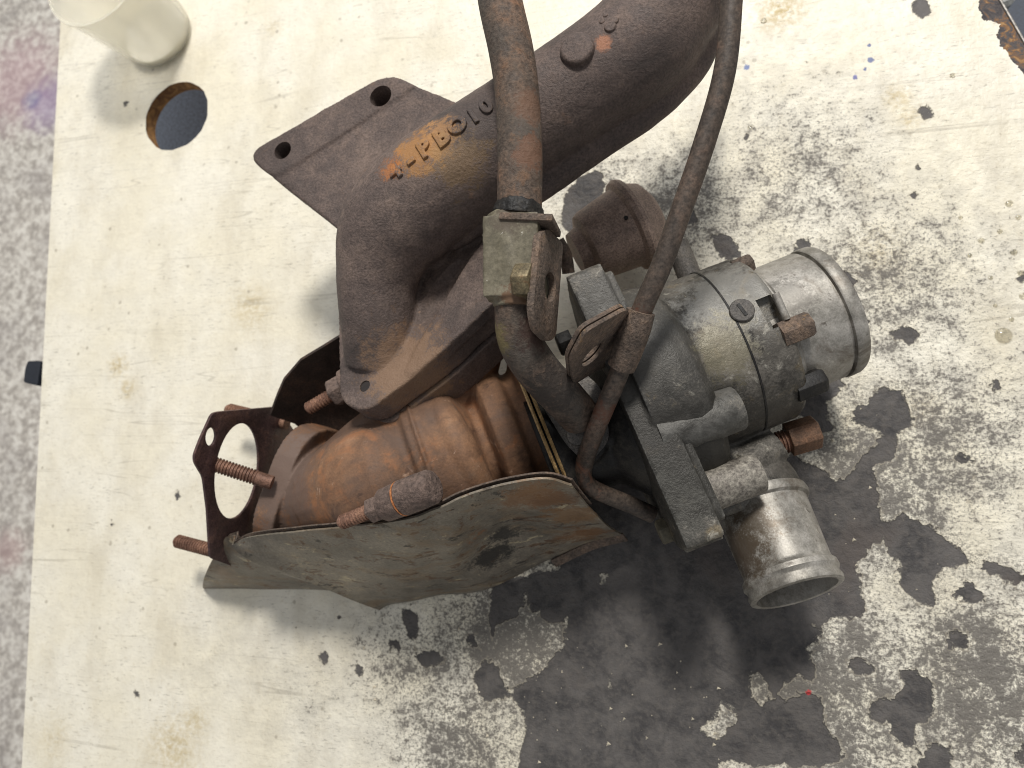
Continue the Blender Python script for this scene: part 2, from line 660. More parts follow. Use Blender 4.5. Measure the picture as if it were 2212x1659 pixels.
ye = bump2d(VP, [(255, 790, 22, .8), (275, 840, 20, .7), (540, 665, 45, .5), (1690, 20, 45, .9), (1660, 50, 20, .8), (1940, 210, 26, .7), (1965, 255, 20, .7),
                 (375, 1610, 55, .6), (420, 1560, 30, .6), (1900, 540, 60, .35), (1990, 880, 40, .3), (120, 1600, 40, .3), (270, 100, 20, .25), (590, 60, 20, .4)])
at = lam.attributes.new('oil', 'FLOAT', 'POINT')
at.data.foreach_set('value', ye.astype(np.float32))


def laminate_mat():
    k = NT('worn_laminate')

    def attr(n):
        a = k.n('ShaderNodeAttribute', attribute_type='GEOMETRY')
        a.attribute_name = n
        return a.outputs['Fac']
    bare, grime, oil = attr('bare'), attr('grime'), attr('oil')
    n1, n2, n3 = k.noise(70, 4, 0.62, dist=0.4), k.noise(260, 5, 0.66), k.noise(900, 3, 0.65)
    nv = k.noise(18, 4, 0.5)
    # bare board mask
    e = k.math('ADD', bare, k.math('MULTIPLY', k.math('SUBTRACT', n2, 0.5), 6.5))
    e = k.math('ADD', e, k.math('MULTIPLY', k.math('SUBTRACT', n1, 0.5), 9.5))
    mb = k.step(e, -0.6, 0.6)
    # grime worked into the surface
    n4 = k.noise(620, 4, 0.7, vec=k.mapping(loc=(2, 5, 1)))
    gsum = k.math('ADD', k.math('ADD', k.math('MULTIPLY', n1, 0.28), k.math('MULTIPLY', n2, 0.36)), k.math('MULTIPLY', n4, 0.36))
    th = k.math('SUBTRACT', 0.70, k.math('MULTIPLY', grime, 0.255))
    mg = k.math('MULTIPLY', k.math('SUBTRACT', gsum, th), 13.0, clamp=True)
    th2 = k.math('SUBTRACT', 0.80, k.math('MULTIPLY', grime, 0.34))
    mg2 = k.math('MULTIPLY', k.math('SUBTRACT', n4, th2), 10.0, clamp=True)
    mg = k.math('MAXIMUM', mg, k.math('MULTIPLY', mg2, 0.85))
    edge = k.step(attr('near'), -15.0, 0.0, 0.0, 0.85)
    mg = k.math('MAXIMUM', mg, k.math('MULTIPLY', edge, k.step(n4, 0.42, 0.62)))
    # pits
    vp = k.voro(85)
    pit = k.math('MULTIPLY', k.step(k.math('ADD', vp, k.math('MULTIPLY', k.math('SUBTRACT', n2, .5), .25)), 0.06, 0.15, 1.0, 0.0), k.step(k.noise(40, 2), 0.47, 0.58))
    # scratches: thin contour lines of stretched noise
    scr = None
    for i, (ang, sc, st, wd) in enumerate([(0.62, 3.2, 22, .006), (-0.5, 2.8, 26, .005), (1.35, 3.0, 20, .005), (0.15, 2.6, 30, .004)]):
        v = k.mapping(scale=(1, st, 1), rot=(0, 0, ang), loc=(i * 3.1, i, 0))
        s = k.noise(sc, 1, 0.4, vec=v)
        ln = k.step(k.math('ABSOLUTE', k.math('SUBTRACT', s, 0.5)), 0.0, wd, 1.0, 0.0)
        ln = k.math('MULTIPLY', ln, k.step(k.noise(13, 2, vec=k.mapping(loc=(i * 5.3, 2, 1))), 0.50, 0.62))
        scr = ln if scr is None else k.math('MAXIMUM', scr, ln)
    v5 = k.mapping(scale=(1, 4.5, 1), rot=(0, 0, -0.62), loc=(4, 1, 0))
    sc5 = k.step(k.noise(150, 3, 0.65, vec=v5), 0.58, 0.70)
    v6 = k.mapping(scale=(1, 5, 1), rot=(0, 0, 0.9), loc=(1, 7, 0))
    sc6 = k.step(k.noise(120, 3, 0.65, vec=v6), 0.60, 0.72)
    sc5 = k.math('MULTIPLY', k.math('MAXIMUM', sc5, sc6), k.math('ADD', k.math('MULTIPLY', grime, 0.7), k.step(k.noise(9, 2), 0.42, 0.62, 0.08, 0.5)), clamp=True)
    # colours
    cream = k.mix(k.step(nv, 0.35, 0.65), (234, 226, 204), (239, 233, 216))
    sm = k.step(k.noise(30, 4, 0.65, vec=k.mapping(scale=(1, .35, 1), rot=(0, 0, .5))), 0.46, 0.72, 0, 0.36)
    cream = k.mix(sm, cream, (196, 184, 158))
    cream = k.mix(k.math('MULTIPLY', k.math('MULTIPLY', grime, k.step(n1, .3, .7)), 0.75, clamp=True), cream, (172, 166, 154))
    cream = k.mix(k.step(n2, 0.52, 0.75, 0, 0.38), cream, (196, 183, 156))
    cream = k.mix(k.math('MULTIPLY', k.math('MULTIPLY', oil, k.step(n2, 0.30, 0.62)), 0.9), cream, (176, 148, 70))
    cream = k.mix(k.math('MULTIPLY', pit, 0.5), cream, (132, 120, 100))
    cream = k.mix(k.math('MULTIPLY', scr, 0.32), cream, (126, 116, 100))
    cream = k.mix(k.math('MULTIPLY', sc5, 0.7), cream, (120, 113, 102))
    gcol = k.mix(n3, (72, 69, 66), (126, 120, 112))
    col = k.mix(k.math('MULTIPLY', mg, 0.9), cream, gcol)
    board = k.mix(k.step(n1, 0.3, 0.7), (62, 60, 60), (98, 94, 91))
    board = k.mix(k.step(n2, 0.42, 0.70, 0, 0.6), board, (106, 101, 96))
    board = k.mix(k.step(nv, 0.55, 0.70, 0, 0.5), board, (88, 79, 74))
    board = k.mix(k.step(n3, 0.62, 0.80, 0, 0.6), board, (128, 120, 110))
    board = k.mix(k.step(n4, 0.68, 0.72, 0, 0.5), board, (180, 170, 150))
    rim = k.math('MULTIPLY', k.step(e, -1.3, -0.5), k.step(e, -0.4, -0.1, 1.0, 0.0))
    col = k.mix(k.math('MULTIPLY', rim, 0.22), col, (222, 210, 184))
    col = k.mix(mb, col, board)
    # pen marks
    for (u, v, r, c) in [(1880, 130, 2.0, (60, 84, 140)), (1868, 150, 1.2, (60, 84, 140)), (1848, 168, 1.5, (66, 74, 150)), (1877, 98, 1.0, (60, 84, 140)), (1747, 1497, 1.5, (200, 50, 55)), (1614, 145, 2.0, (70, 100, 160))]:
        p = W(u, v, 0) * MM
        d = k.math('ADD', k.math('DIVIDE', k.dist(p), r * MM), k.math('MULTIPLY', k.math('SUBTRACT', n2, 0.5), 3.0))
        col = k.mix(k.step(d, 0.6, 1.1, 0.85, 0.0), col, c)
    k.link(col, k.b.inputs['Base Color'])
    rg = k.math('ADD', k.step(n2, 0.3, 0.7, 0.30, 0.48), k.math('MULTIPLY', mb, 0.28))
    rg = k.math('ADD', rg, k.math('MULTIPLY', mg, 0.2), clamp=True)
    k.link(rg, k.b.inputs['Roughness'])
    k.b.inputs['Specular IOR Level'].default_value = 0.4
    b1, b2 = k.noise(70, 4, 0.62, dist=0.4), k.noise(260, 5, 0.66)
    e2 = k.math('ADD', bare, k.math('MULTIPLY', k.math('SUBTRACT', b2, 0.5), 6.5))
    e2 = k.math('ADD', e2, k.math('MULTIPLY', k.math('SUBTRACT', b1, 0.5), 9.5))
    hgt = k.math('ADD', k.step(e2, -0.5, 0.5, 1.0, 0.0), k.math('MULTIPLY', b2, k.math('ADD', k.math('MULTIPLY', grime, 1.6), 0.25)))
    nr = k.bump(hgt, 0.9, 0.0010)
    k.link(nr, k.b.inputs['Normal'])
    return k.m


def core_mat():
    k = NT('chipboard_core')
    n1 = k.noise(120, 8, 0.7, dist=1.0)
    n2 = k.noise(450, 8, 0.7)
    col = k.ramp(k.step(n1, 0.32, 0.68), [(0, (66, 62, 64)), (0.45, (92, 86, 84)), (0.7, (130, 96, 66)), (1, (176, 140, 96))])
    # the bored hole shows cleaner, browner chipboard
    d = k.step(k.dist((HC.x * MM, HC.y * MM, -0.006)), 0.030, 0.036, 0.85, 0.0)
    col = k.mix(d, col, k.mix(k.step(n1, .3, .7), (118, 80, 50), (198, 150, 92)))
    k.link(col, k.b.inputs['Base Color'])
    k.b.inputs['Roughness'].default_value = 0.9
    k.link(k.bump(n2, 0.7, 0.0015), k.b.inputs['Normal'])
    return k.m


worktop = put('worktop', lam, laminate_mat())
tag(worktop, 'worn cream laminate worktop with dark bare patches and a round hole', 'worktop', kind='structure')
ZO = Vector((0, 0, 0))
TO = ZO
cv = plate(core_out, [hole_core], ZO, Vector((1, 0, 0)), Vector((0, 1, 0)), -12.0, -0.7)
put('board_core', cv, core_mat(), worktop, smooth=False)
# thin laminate skin edge (gives the torn edge its thickness)
skin = plate(lam_out, [hole], ZO, Vector((1, 0, 0)), Vector((0, 1, 0)), -0.72, -0.02)
keep = [f for f in skin[1] if len(f) == 4]
put('laminate_edge', (skin[0], keep), plain('laminate_edge', (222, 214, 196), 0.5), worktop, smooth=False)
# steel edge trim along the broken corner
a_, b_ = RT, RB
put('edge_trim', tube([a_ + Vector((.4, 0, -.4)), b_ + Vector((.4, 0, -.4))], [0.8, 0.8], 8, 0), plain('edge_trim', (150, 146, 140), 0.35, 0.6), worktop)
# dark plastic bracket that shows past the left edge
bp = W(72, 802, -14)
pl_b = fillet([(-6, -9), (8, -12), (8, 8), (-5, 8), (-6.5, 2)], 2.0, 3)
put('edge_bracket', plate(pl_b, [], Vector((bp.x, bp.y, -12)), Vector((1, 0, 0)), Vector((0, 1, 0)), -9, -0.2), plain('black_plastic', (34, 38, 46), 0.5), worktop, bevel=0.8)

# closed box added under the board to keep the view through the hole dark
shade_box = [(LB.x + 8, LB.y + 40), (RB.x - 40, RB.y + 40), (RT.x - 40, RT.y - 40), (LT.x + 8, LT.y - 20)]
put('hole_shade_box', plate(shade_box, [], ZO, Vector((1, 0, 0)), Vector((0, 1, 0)), -478, -92), plain('blue_grey_paint', (196, 206, 220), 0.7), worktop, smooth=False)
# floor far below the worktop
FZ = -480.0


def floor_mat():
    k = NT('speckled_floor')
    n1, n2, n3 = k.noise(60, 8, 0.7), k.noise(12, 4, 0.55), k.noise(170, 4, 0.6)
    col = k.ramp(k.step(k.math('ADD', k.math('MULTIPLY', n1, .6), k.math('MULTIPLY', n3, .4)), 0.40, 0.60), [(0, (172, 164, 154)), (0.45, (208, 200, 188)), (1, (240, 234, 222))])
    col = k.mix(k.step(n2, .45, .7, 0, .35), col, (150, 142, 140))
    for (u, v, r, c, a) in [(40, 175, 150, (208, 160, 172), .4), (105, 225, 85, (160, 136, 178), .55), (70, 215, 30, (100, 120, 170), .4), (20, 1190, 60, (200, 150, 150), .3)]:
        p = W(u, v, FZ)
        d = k.math('ADD', k.math('DIVIDE', k.dist(p * MM), R_(u, v, FZ, r) * MM), k.math('MULTIPLY', k.math('SUBTRACT', n1, .5), 1.2))
        col = k.mix(k.step(d, 0.2, 1.1, a, 0.0), col, c)
    k.link(col, k.b.inputs['Base Color'])
    k.b.inputs['Roughness'].default_value = 0.75
    return k.m


fl = put('floor', ([Vector((x, y, FZ)) for x, y in ((-4000, -4000), (4000, -4000), (4000, 4000), (-4000, 4000))], [(0, 1, 2, 3)]), floor_mat())
tag(fl, 'pale speckled floor far below the worktop', 'floor', kind='structure')

# dark cabinet standing beyond the broken corner
cc = W(2290, -40, -60)
cab = bpy.data.objects.new('tool_cabinet', None)
COL.objects.link(cab)
cab.location = (cc.x * MM, cc.y * MM, FZ * MM)
tag(cab, 'dark navy cabinet beyond the broken corner of the worktop', 'cabinet')
TO = Vector((cc.x, cc.y, FZ))
navy = plain('navy_paint', (42, 52, 68), 0.6)
X_, Y_, Zv = Vector((1, 0, 0)), Vector((0, 1, 0)), Vector((0, 0, 1))
put('cabinet_body', boxm(Vector((cc.x + 150, cc.y + 60, (FZ - 60) / 2 - 20)), X_, Y_, Zv, 420, 520, abs(FZ) - 100), navy, cab, bevel=3)
kp = W(2157, 2, -62)
put('cabinet_knob', lathe(kp + Vector((0, 0, -10)), Zv, [(0, 0), (0, 4), (6, 4), (7, 8), (14, 8.5), (17, 6), (17.5, 0)], 24), plain('grey_knob', (150, 150, 146), 0.5), cab)

# translucent plastic tub at the top left
bo = W(352, 82, 0)
tub = bpy.data.objects.new('plastic_tub', None)
COL.objects.link(tub)
tub.location = bo * MM
tag(tub, 'milky translucent plastic tub near the round hole', 'tub')
TO = bo


def milky():
    k = NT('milky_plastic')
    k.b.inputs['Base Color'].default_value = lin((246, 242, 226))
    k.b.inputs['Roughness'].default_value = 0.22
    k.b.inputs['Transmission Weight'].default_value = 0.5
    k.b.inputs['Alpha'].default_value = 0.5
    k.b.inputs['IOR'].default_value = 1.35
    k.b.inputs['Subsurface Weight'].default_value = 0.2
    k.b.inputs['Subsurface Radius'].default_value = (0.01, 0.01, 0.01)
    k.link(k.bump(k.noise(60, 3), 0.08, 0.001), k.b.inputs['Normal'])
    return k.m


tubm = milky()
r0 = 29.0
put('tub_wall', lathe(bo + Vector((0, 0, .6)), Zv, [(1, 0.0), (0.2, r0 - 7), (0.8, r0 - 3.5), (3, r0 - 1), (7, r0), (62, r0 + 9), (66, r0 + 10.5), (68, r0 + 10.5), (68, r0 + 8.5), (63, r0 + 7.6),
    (8, r0 - 1.4), (4, r0 - 2.6), (2.6, r0 - 6), (2.4, 0)], 72), tubm, tub, sharp=50)
put('tub_contents', lathe(bo + Vector((0, 0, 3.2)), Zv, [(0, 0), (0, r0 - 7), (2, r0 - 3.6), (5, r0 - 2), (6, r0 - 1.9), (6.2, 0)], 60), plain('pale_liquid', (232, 228, 214), 0.3), tub)
# ================================================================== THE TURBOCHARGER
TO = TOv
CAMP = Vector((0, 0, HCAM))


def PL(u, v, O, n):
    r = ray(u, v)
    return CAMP + r * ((O - CAMP).dot(n) / r.dot(n))


def frame(n, hint):
    n = n.normalized()
    ux = (hint - n * hint.dot(n)).normalized()
    return ux, n.cross(ux), n


def px2(pts, O, n, ux, uy):
    out = []
    for p in pts:
        q = PL(p[0], p[1], O, n) - O
        out.append((q.dot(ux), q.dot(uy)))
    return out


def plate_px(pts, O, n, t0, t1, rad=4.0, holes=(), hint=None, seg=6):
    ux, uy, n = frame(n, hint or Vector((1, 0, 0)))
    pl = fillet(px2(pts, O, n, ux, uy), rad, seg)
    hs = []
    for (u, v, r) in holes:
        q = PL(u, v, O, n) - O
        hs.append(circle2(q.dot(ux), q.dot(uy), r))
    return plate(pl, hs, O, ux, uy, t0, t1)


def el(u, v, a, b, ang, n=40):
    out = []
    for k in range(n):
        t = 2 * math.pi * k / n
        x, y = a * math.cos(t), b * math.sin(t)
        out.append((u + x * math.cos(ang) - y * math.sin(ang), v + x * math.sin(ang) + y * math.cos(ang)))
    return out


turbo = bpy.data.objects.new('turbocharger', None)
COL.objects.link(turbo)
turbo.location = TO * MM
tag(turbo, 'rusty turbocharger with exhaust manifold, oil pipes and dented heat shield lying on the worktop', 'turbocharger')

# ---- materials
LP = W(915, 320, 140)
M_man = surf('cast_iron_brown', [(0, (74, 64, 60)), (0.5, (95, 82, 76)), (1, (122, 105, 95))], big=14, mid=130, fine=850, rough=(.58, .8), bump=.75, bumpd=.0007, bump2=.22, grain=.34,
             patches=[((138, 102, 72), 36, .58, .72, .5), ((60, 54, 52), 13, .48, .66, .75), ((150, 120, 92), 150, .66, .74, .4)],
             spots=[(W(905, 330, 138), 13, (176, 126, 70), .65), (W(860, 372, 134), 8, (178, 112, 58), .65), (W(950, 300, 140), 11, (172, 128, 82), .6), (W(990, 345, 142), 15, (140, 112, 74), .4),
                    (W(880, 800, 104), 24, (146, 116, 90), .6), (W(960, 900, 96), 20, (140, 116, 92), .4),
                    (W(1190, 116, 135), 2.2, (214, 166, 128), .9), (W(1302, 95, 140), 4, (176, 122, 92), .7), (W(1250, 240, 142), 3.5, (150, 104, 92), .8)], edge=((150, 122, 100), .5))
M_head = surf('cast_iron_flange', [(0, (72, 61, 56)), (0.5, (94, 80, 73)), (1, (120, 102, 92))], big=30, mid=240, fine=520, rough=(.65, .9), bump=.8, bumpd=.0009, bump2=.4, edge=((134, 112, 100), .35))
M_turb = surf('scorched_turbine_iron', [(0, (86, 68, 56)), (0.4, (117, 87, 66)), (0.75, (141, 106, 79)), (1, (166, 132, 105))], big=13, mid=90, fine=900, rough=(.6, .85), bump=.4, bumpd=.0005, bump2=.12, grain=.16,
              patches=[((90, 74, 65), 18, .46, .64, .75), ((186, 156, 134), 130, .60, .67, .5), ((64, 49, 43), 50, .53, .64, .65), ((158, 104, 66), 30, .50, .64, .6)],
              spots=[(W(590, 1040, 60), 34, (112, 94, 84), .95), (W(680, 1080, 70), 24, (116, 94, 82), .7)])
M_alu = surf('oily_aluminium', [(0, (62, 58, 53)), (0.35, (88, 84, 78)), (0.7, (114, 109, 101)), (1, (150, 144, 132))], big=14, mid=110, fine=850, rough=(.40, .62), metal=.3, bump=.6, bumpd=.0006, bump2=.12, grain=.28,
             patches=[((48, 45, 41), 20, .44, .60, .8), ((120, 106, 80), 45, .52, .64, .6), ((190, 185, 172), 110, .57, .66, .5), ((36, 34, 31), 70, .53, .61, .75)], edge=((168, 166, 160), .5),
             spots=[(W(1290, 700, 108), 24, (66, 64, 61), .85), (W(1350, 830, 108), 26, (64, 62, 59), .85), (W(1410, 960, 108), 26, (60, 58, 55), .85), (W(1470, 1080, 104), 24, (70, 69, 64), .8),
                    (W(1360, 640, 108), 26, (78, 76, 72), .8), (W(1420, 760, 112), 30, (76, 74, 70), .8), (W(1490, 880, 95), 28, (68, 66, 62), .8),
                    (W(1480, 1000, 80), 40, (48, 46, 42), .8), (W(1640, 880, 60), 26, (66, 63, 58), .7), (W(1580, 640, 90), 26, (150, 148, 142), .55), (W(1560, 760, 90), 16, (138, 130, 106), .5), (W(1620, 1020, 70), 12, (132, 126, 112), .6)])
M_lite = surf('pale_corroded_aluminium', [(0, (78, 74, 68)), (0.5, (116, 110, 102)), (1, (160, 154, 142))], big=40, mid=200, fine=700, rough=(.45, .7), metal=.25, bump=.5, bumpd=.0007,
              patches=[((54, 51, 47), 40, .52, .66, .7), ((188, 182, 168), 120, .6, .7, .5)])
M_pipeal = surf('bright_aluminium', [(0, (104, 100, 93)), (0.4, (140, 136, 128)), (1, (178, 173, 165))], big=35, mid=220, fine=1200, rough=(.38, .56), metal=.45, bump=.2, bumpd=.0003, bump2=.12,
                patches=[((86, 75, 62), 40, .50, .64, .75), ((62, 54, 46), 110, .58, .68, .7), ((210, 204, 190), 160, .60, .68, .4)], grain=.18,
                spots=[(W(1590, 1190, 62), 15, (86, 73, 60), .8), (W(1640, 1140, 62), 12, (96, 84, 70), .7), (W(1660, 1230, 66), 8, (92, 80, 66), .6), (W(1700, 640, 78), 12, (104, 100, 94), .6), (W(1800, 770, 40), 16, (96, 92, 86), .6)])
M_pipe = surf('rusted_steel_pipe', [(0, (62, 54, 48)), (0.45, (86, 73, 63)), (0.8, (104, 83, 68)), (1, (130, 96, 72))], big=30, mid=190, fine=620, rough=(.6, .85), bump=.6, bumpd=.0008, bump2=.4,
              patches=[((128, 92, 64), 50, .56, .68, .6), ((80, 76, 70), 20, .48, .64, .7), ((48, 43, 40), 80, .60, .68, .7), ((170, 130, 96), 200, .66, .72, .5)],
              spots=[(W(1155, 330, 162), 9, (128, 86, 60), .45), (W(1150, 230, 162), 9, (124, 86, 62), .4), (W(1190, 830, 128), 14, (56, 50, 46), .8), (W(1085, 730, 145), 7, (120, 108, 70), .7), (W(1150, 720, 145), 9, (66, 46, 40), .7)])
M_thin = surf('dark_steel_pipe', [(0, (56, 50, 46)), (0.5, (76, 66, 58)), (1, (102, 84, 72))], big=26, mid=170, fine=620, rough=(.5, .75), bump=.35, bumpd=.0005, bump2=.2,
              patches=[((128, 82, 60), 32, .55, .68, .7)],
              spots=[(W(1380, 690, 128), 10, (104, 68, 54), .7), (W(1310, 880, 110), 8, (112, 72, 54), .55)])
M_rust = surf('flaky_rust', [(0, (74, 65, 58)), (0.5, (96, 83, 73)), (1, (124, 104, 88))], big=50, mid=260, fine=800, rough=(.7, .95), bump=.7, bumpd=.0008, bump2=.5,
              patches=[((176, 138, 84), 80, .60, .7, .5)])
M_olive = surf('olive_zinc', [(0, (76, 71, 59)), (0.5, (97, 91, 75)), (1, (118, 111, 94))], big=40, mid=220, fine=640, rough=(.45, .7), bump=.25, bumpd=.0004, bump2=.15,
               patches=[((84, 76, 62), 40, .54, .66, .8), ((206, 202, 190), 240, .62, .67, .7)], grain=.25, spots=[(W(1110, 470, 160), 9, (88, 78, 66), .9), (W(1110, 655, 158), 8, (104, 78, 58), .9)])
M_brass = surf('yellow_zinc', [(0, (84, 75, 58)), (0.5, (108, 97, 74)), (1, (136, 122, 94))], big=120, mid=300, rough=(.4, .6), metal=.3, bump=.2, patches=[((110, 76, 48), 150, .52, .66, .7)])
M_shield = surf('galvanised_shield', [(0, (90, 84, 74)), (0.4, (114, 107, 96)), (0.75, (130, 122, 109)), (1, (154, 143, 124))], big=24, mid=120, fine=750, rough=(.36, .62), metal=.3, bump=.3, bumpd=.0004, bump2=.18, grain=.22,
                patches=[((120, 98, 72), 42, .49, .62, .55, (.35, 1.2, 1.2)), ((58, 54, 50), 75, .57, .61, .8, (.45, 1.2, 1.2)), ((206, 192, 156), 150, .58, .65, .5, (.4, 1.3, 1.3)),
                         ((92, 66, 46), 110, .55, .60, .75, (.6, 1, 1)), ((44, 42, 40), 190, .60, .64, .8, (.5, 1, 1))],
                spots=[(W(1150, 1072, 98), 15, (136, 94, 56), .6), (W(1200, 1085, 92), 12, (114, 82, 56), .65), (W(1240, 1120, 72), 15, (142, 104, 64), .55), (W(1010, 1130, 76), 9, (152, 100, 50), .85), (W(1260, 1165, 40), 14, (128, 92, 60), .8),
                       (W(1060, 1195, 45), 13, (48, 46, 44), .95), (W(1095, 1165, 58), 9, (52, 50, 48), .9), (W(985, 1118, 82), 9, (58, 50, 44), .85), (W(950, 1215, 35), 5, (42, 42, 41), 1.0), (W(915, 1208, 40), 4, (46, 45, 44), .9),
                       (W(600, 1222, 30), 6, (56, 55, 53), .95), (W(500, 1210, 30), 12, (124, 100, 76), .6), (W(560, 1180, 60), 8, (70, 62, 54), .8), (W(640, 1200, 48), 5, (66, 58, 52), .8), (W(720, 1250, 22), 6, (70, 60, 52), .8), (W(790, 1285, 10), 9, (84, 70, 58), .8)])
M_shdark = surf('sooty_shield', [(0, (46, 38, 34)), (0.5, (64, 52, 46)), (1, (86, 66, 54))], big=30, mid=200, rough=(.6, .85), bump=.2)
M_gask = surf('blued_gasket_steel', [(0, (62, 46, 46)), (0.5, (84, 64, 62)), (1, (112, 84, 74))], big=30, mid=220, rough=(.45, .65), metal=.3, bump=.12)
M_stud = surf('rusty_stud', [(0, (98, 72, 60)), (0.5, (130, 98, 82)), (1, (158, 122, 100))], big=60, mid=300, rough=(.45, .7), metal=.35, bump=.25)
M_black = surf('black_grease', [(0, (16, 15, 14)), (0.6, (30, 28, 26)), (1, (58, 54, 48))], big=40, mid=240, rough=(.4, .7), bump=.4)
M_iron = surf('grey_iron', [(0, (64, 62, 60)), (0.5, (92, 88, 84)), (1, (120, 114, 106))], big=40, mid=240, rough=(.5, .75), metal=.3, bump=.4)
M_tan = surf('tan_plate', [(0, (116, 92, 60)), (0.5, (160, 132, 90)), (1, (190, 160, 114))], big=60, mid=260, rough=(.5, .7), bump=.2)
M_canis = surf('brown_canister', [(0, (106, 91, 82)), (0.45, (132, 113, 102)), (1, (160, 139, 126))], big=30, mid=170, rough=(.5, .75), bump=.3,
               patches=[((96, 80, 62), 30, .55, .7, .6)])
M_hole = plain('hole_shadow_metal', (40, 34, 32), .8)

# ---- main axis of the rotor
h = (W(1480, 1165, 108) - W(1225, 590, 108)); h.z = 0; h.normalize()
Axh = Zv.cross(h)
TL = math.radians(8)
Ax = Axh * math.cos(TL) - Zv * math.sin(TL)
wv = Axh * math.sin(TL) + Zv * math.cos(TL)
CC = W(1387, 862, 108) - wv * 50


def A(t):
    return CC + Ax * t


def prj(p):
    q = ROT.transposed() @ (p - CAMP)
    return (CU + FPX * q.x / -q.z, CV - FPX * q.y / -q.z)


# ---------------------------------------------------------------- exhaust manifold
run = [(1530, -124, 118, 120), (1441, 12, 118, 118), (1379, 100, 117, 121), (1264, 182, 116, 114), (1123, 276, 115, 114), (988, 372, 114, 120), (903, 436, 111, 121),
       (842, 508, 108, 112), (816, 600, 103, 88), (820, 690, 95, 84), (832, 770, 84, 86)]
P_run = [W(u, v, z) for u, v, z, r in run]
R_run = [R_(u, v, z, r) for u, v, z, r in run]
v_run = tube(P_run, R_run, 40, 8)
rib = [(1590, -85, 104, 34), (1530, 42, 104, 34), (1514, 112, 104, 34), (1474, 172, 104, 34), (1398, 242, 103, 34), (1284, 318, 102, 34), (1152, 410, 102, 34), (1046, 466, 101, 34), (968, 515, 98, 32)]
rib2 = [(u - 22, v - 30, z - 12, 40) for u, v, z, r in rib]
v_rib2 = tube([W(u, v, z) for u, v, z, r in rib2], [R_(u, v, z, r) for u, v, z, r in rib2], 24, 6)
v_rib = tube([W(u, v, z) for u, v, z, r in rib], [R_(u, v, z, r) for u, v, z, r in rib], 24, 6)
# flange towards the engine
Oh = W(720, 330, 97)
nh_ = (Zv + hdir(-.5, -.6) * 0.06).normalized()
v_hf = plate_px([(530, 337), (839, 160), (1080, 258), (930, 560), (755, 514)], Oh, nh_, -19, 0, [28, 21, 4, 6, 3])
v_pad = plate_px([(530, 337), (839, 160), (900, 186), (882, 200), (594, 388)], Oh, nh_, -3, 1.6, [28, 21, 3, 3, 9])
# flange towards the turbine
ud = hdir(-.62, -.78)
nt = (Zv * math.cos(math.radians(20)) + ud * math.sin(math.radians(20))).normalized()
Ot = W(850, 816, 104)
fl_px = [(786, 892), (733, 866), (729, 618), (800, 540), (990, 480), (1104, 540), (1098, 630), (938, 780)]
v_tf = plate_px(fl_px, Ot, nt, -15, 0, [8, 7, 4, 4, 6, 6, 8, 12])
cut = []
for u, v, r in ((614, 328, 5.4), (825, 211, 6.4)):
    q = PL(u, v, Oh, nh_)
    cut.append(lathe(q - nh_ * 17, nh_, [(0, r), (26, r)], 32))
q = PL(788, 834, Ot, nt)
cut.append(lathe(q - nt * 16, nt, [(0, 3.1), (30, 3.1)], 28))
# collar round the elbow mouth
_la = (PL(1005, 550, Ot, nt) - PL(902, 712, Ot, nt))
_lc = (PL(1005, 550, Ot, nt) + PL(902, 712, Ot, nt)) / 2 + nt * 3
_ll = _la.length
cut.append(lathe(_lc - _la / 2, _la, [(0, 0), (_ll * .08, 4), (_ll * .22, 7), (_ll * .5, 9), (_ll * .78, 7), (_ll * .92, 4), (_ll, 0)], 32))
_uA = (PL(1075, 628, Ot, nt) - PL(772, 868, Ot, nt)).normalized()
_nw = (nt - _uA * 0.09).normalized()
_Ow = PL(850, 815, Ot, nt)
v_web = plate_px([(985, 605), (1010, 560), (1060, 495), (1104, 530), (1098, 622), (938, 772), (870, 822), (890, 762), (925, 700)], _Ow, _nw, -8, 0, 7)
man_me = fuse(join(v_run, v_rib, v_rib2, v_tf, v_web, v_hf, v_pad), 1.0, 6, 0.6, 0.010, cut=join(*cut))
manifold = put('exhaust_manifold', man_me, M_man, turbo)
tag(manifold, 'brown cast iron exhaust manifold')
bv = BVHTree.FromPolygons([v.co.copy() for v in man_me.vertices], [tuple(p.vertices) for p in man_me.polygons])


def hit(u, v):
    o = (CAMP - TO) * MM
    r = ray(u, v).normalized()
    loc, nor, _, _ = bv.ray_cast(o, r)
    if loc is None:
        return None, None
    return Vector(loc) / MM + TO, Vector(nor).normalized()


# threaded bore of the turbine flange
put('threaded_bore', lathe(PL(788, 834, Ot, nt) - nt * 11, nt, [(0, 2.3), (10.4, 3.05)] + [], 24), M_hole, manifold)
for i in range(6):
    q = PL(788, 834, Ot, nt) - nt * (2.2 + i * 1.4)
    put('thread_ring', lathe(q, nt, [(0, 3.2), (0, 2.7), (.35, 2.45), (.7, 2.7), (.7, 3.2)], 24, closed=True), M_stud, manifold)
# round casting boss and illegible mark on the runner
lp, ln = hit(1247, 108)
if lp is not None:
    bax = (ln + Zv * .5).normalized()
    put('casting_boss', fuse(lathe(lp - bax * 4, bax, [(0, 0), (0, 8.2), (5.6, 7.6), (6.6, 6.6), (6.8, 0)], 40), .5, 4), M_man, manifold)
for (u, v, rr, hh) in ((1308, 33, 1.6, .5), (1300, 46, 1.8, .5), (1318, 58, 3.4, 1.0), (1328, 44, 2.4, .8)):
    lp, ln = hit(u, v)
    if lp is not None:
        put('casting_mark', fuse(lathe(lp - ln * 1.2, ln, [(0, 0), (0, rr), (1.2 + hh, rr * .7), (1.2 + hh, 0)], 14), .35, 3), M_man, manifold)
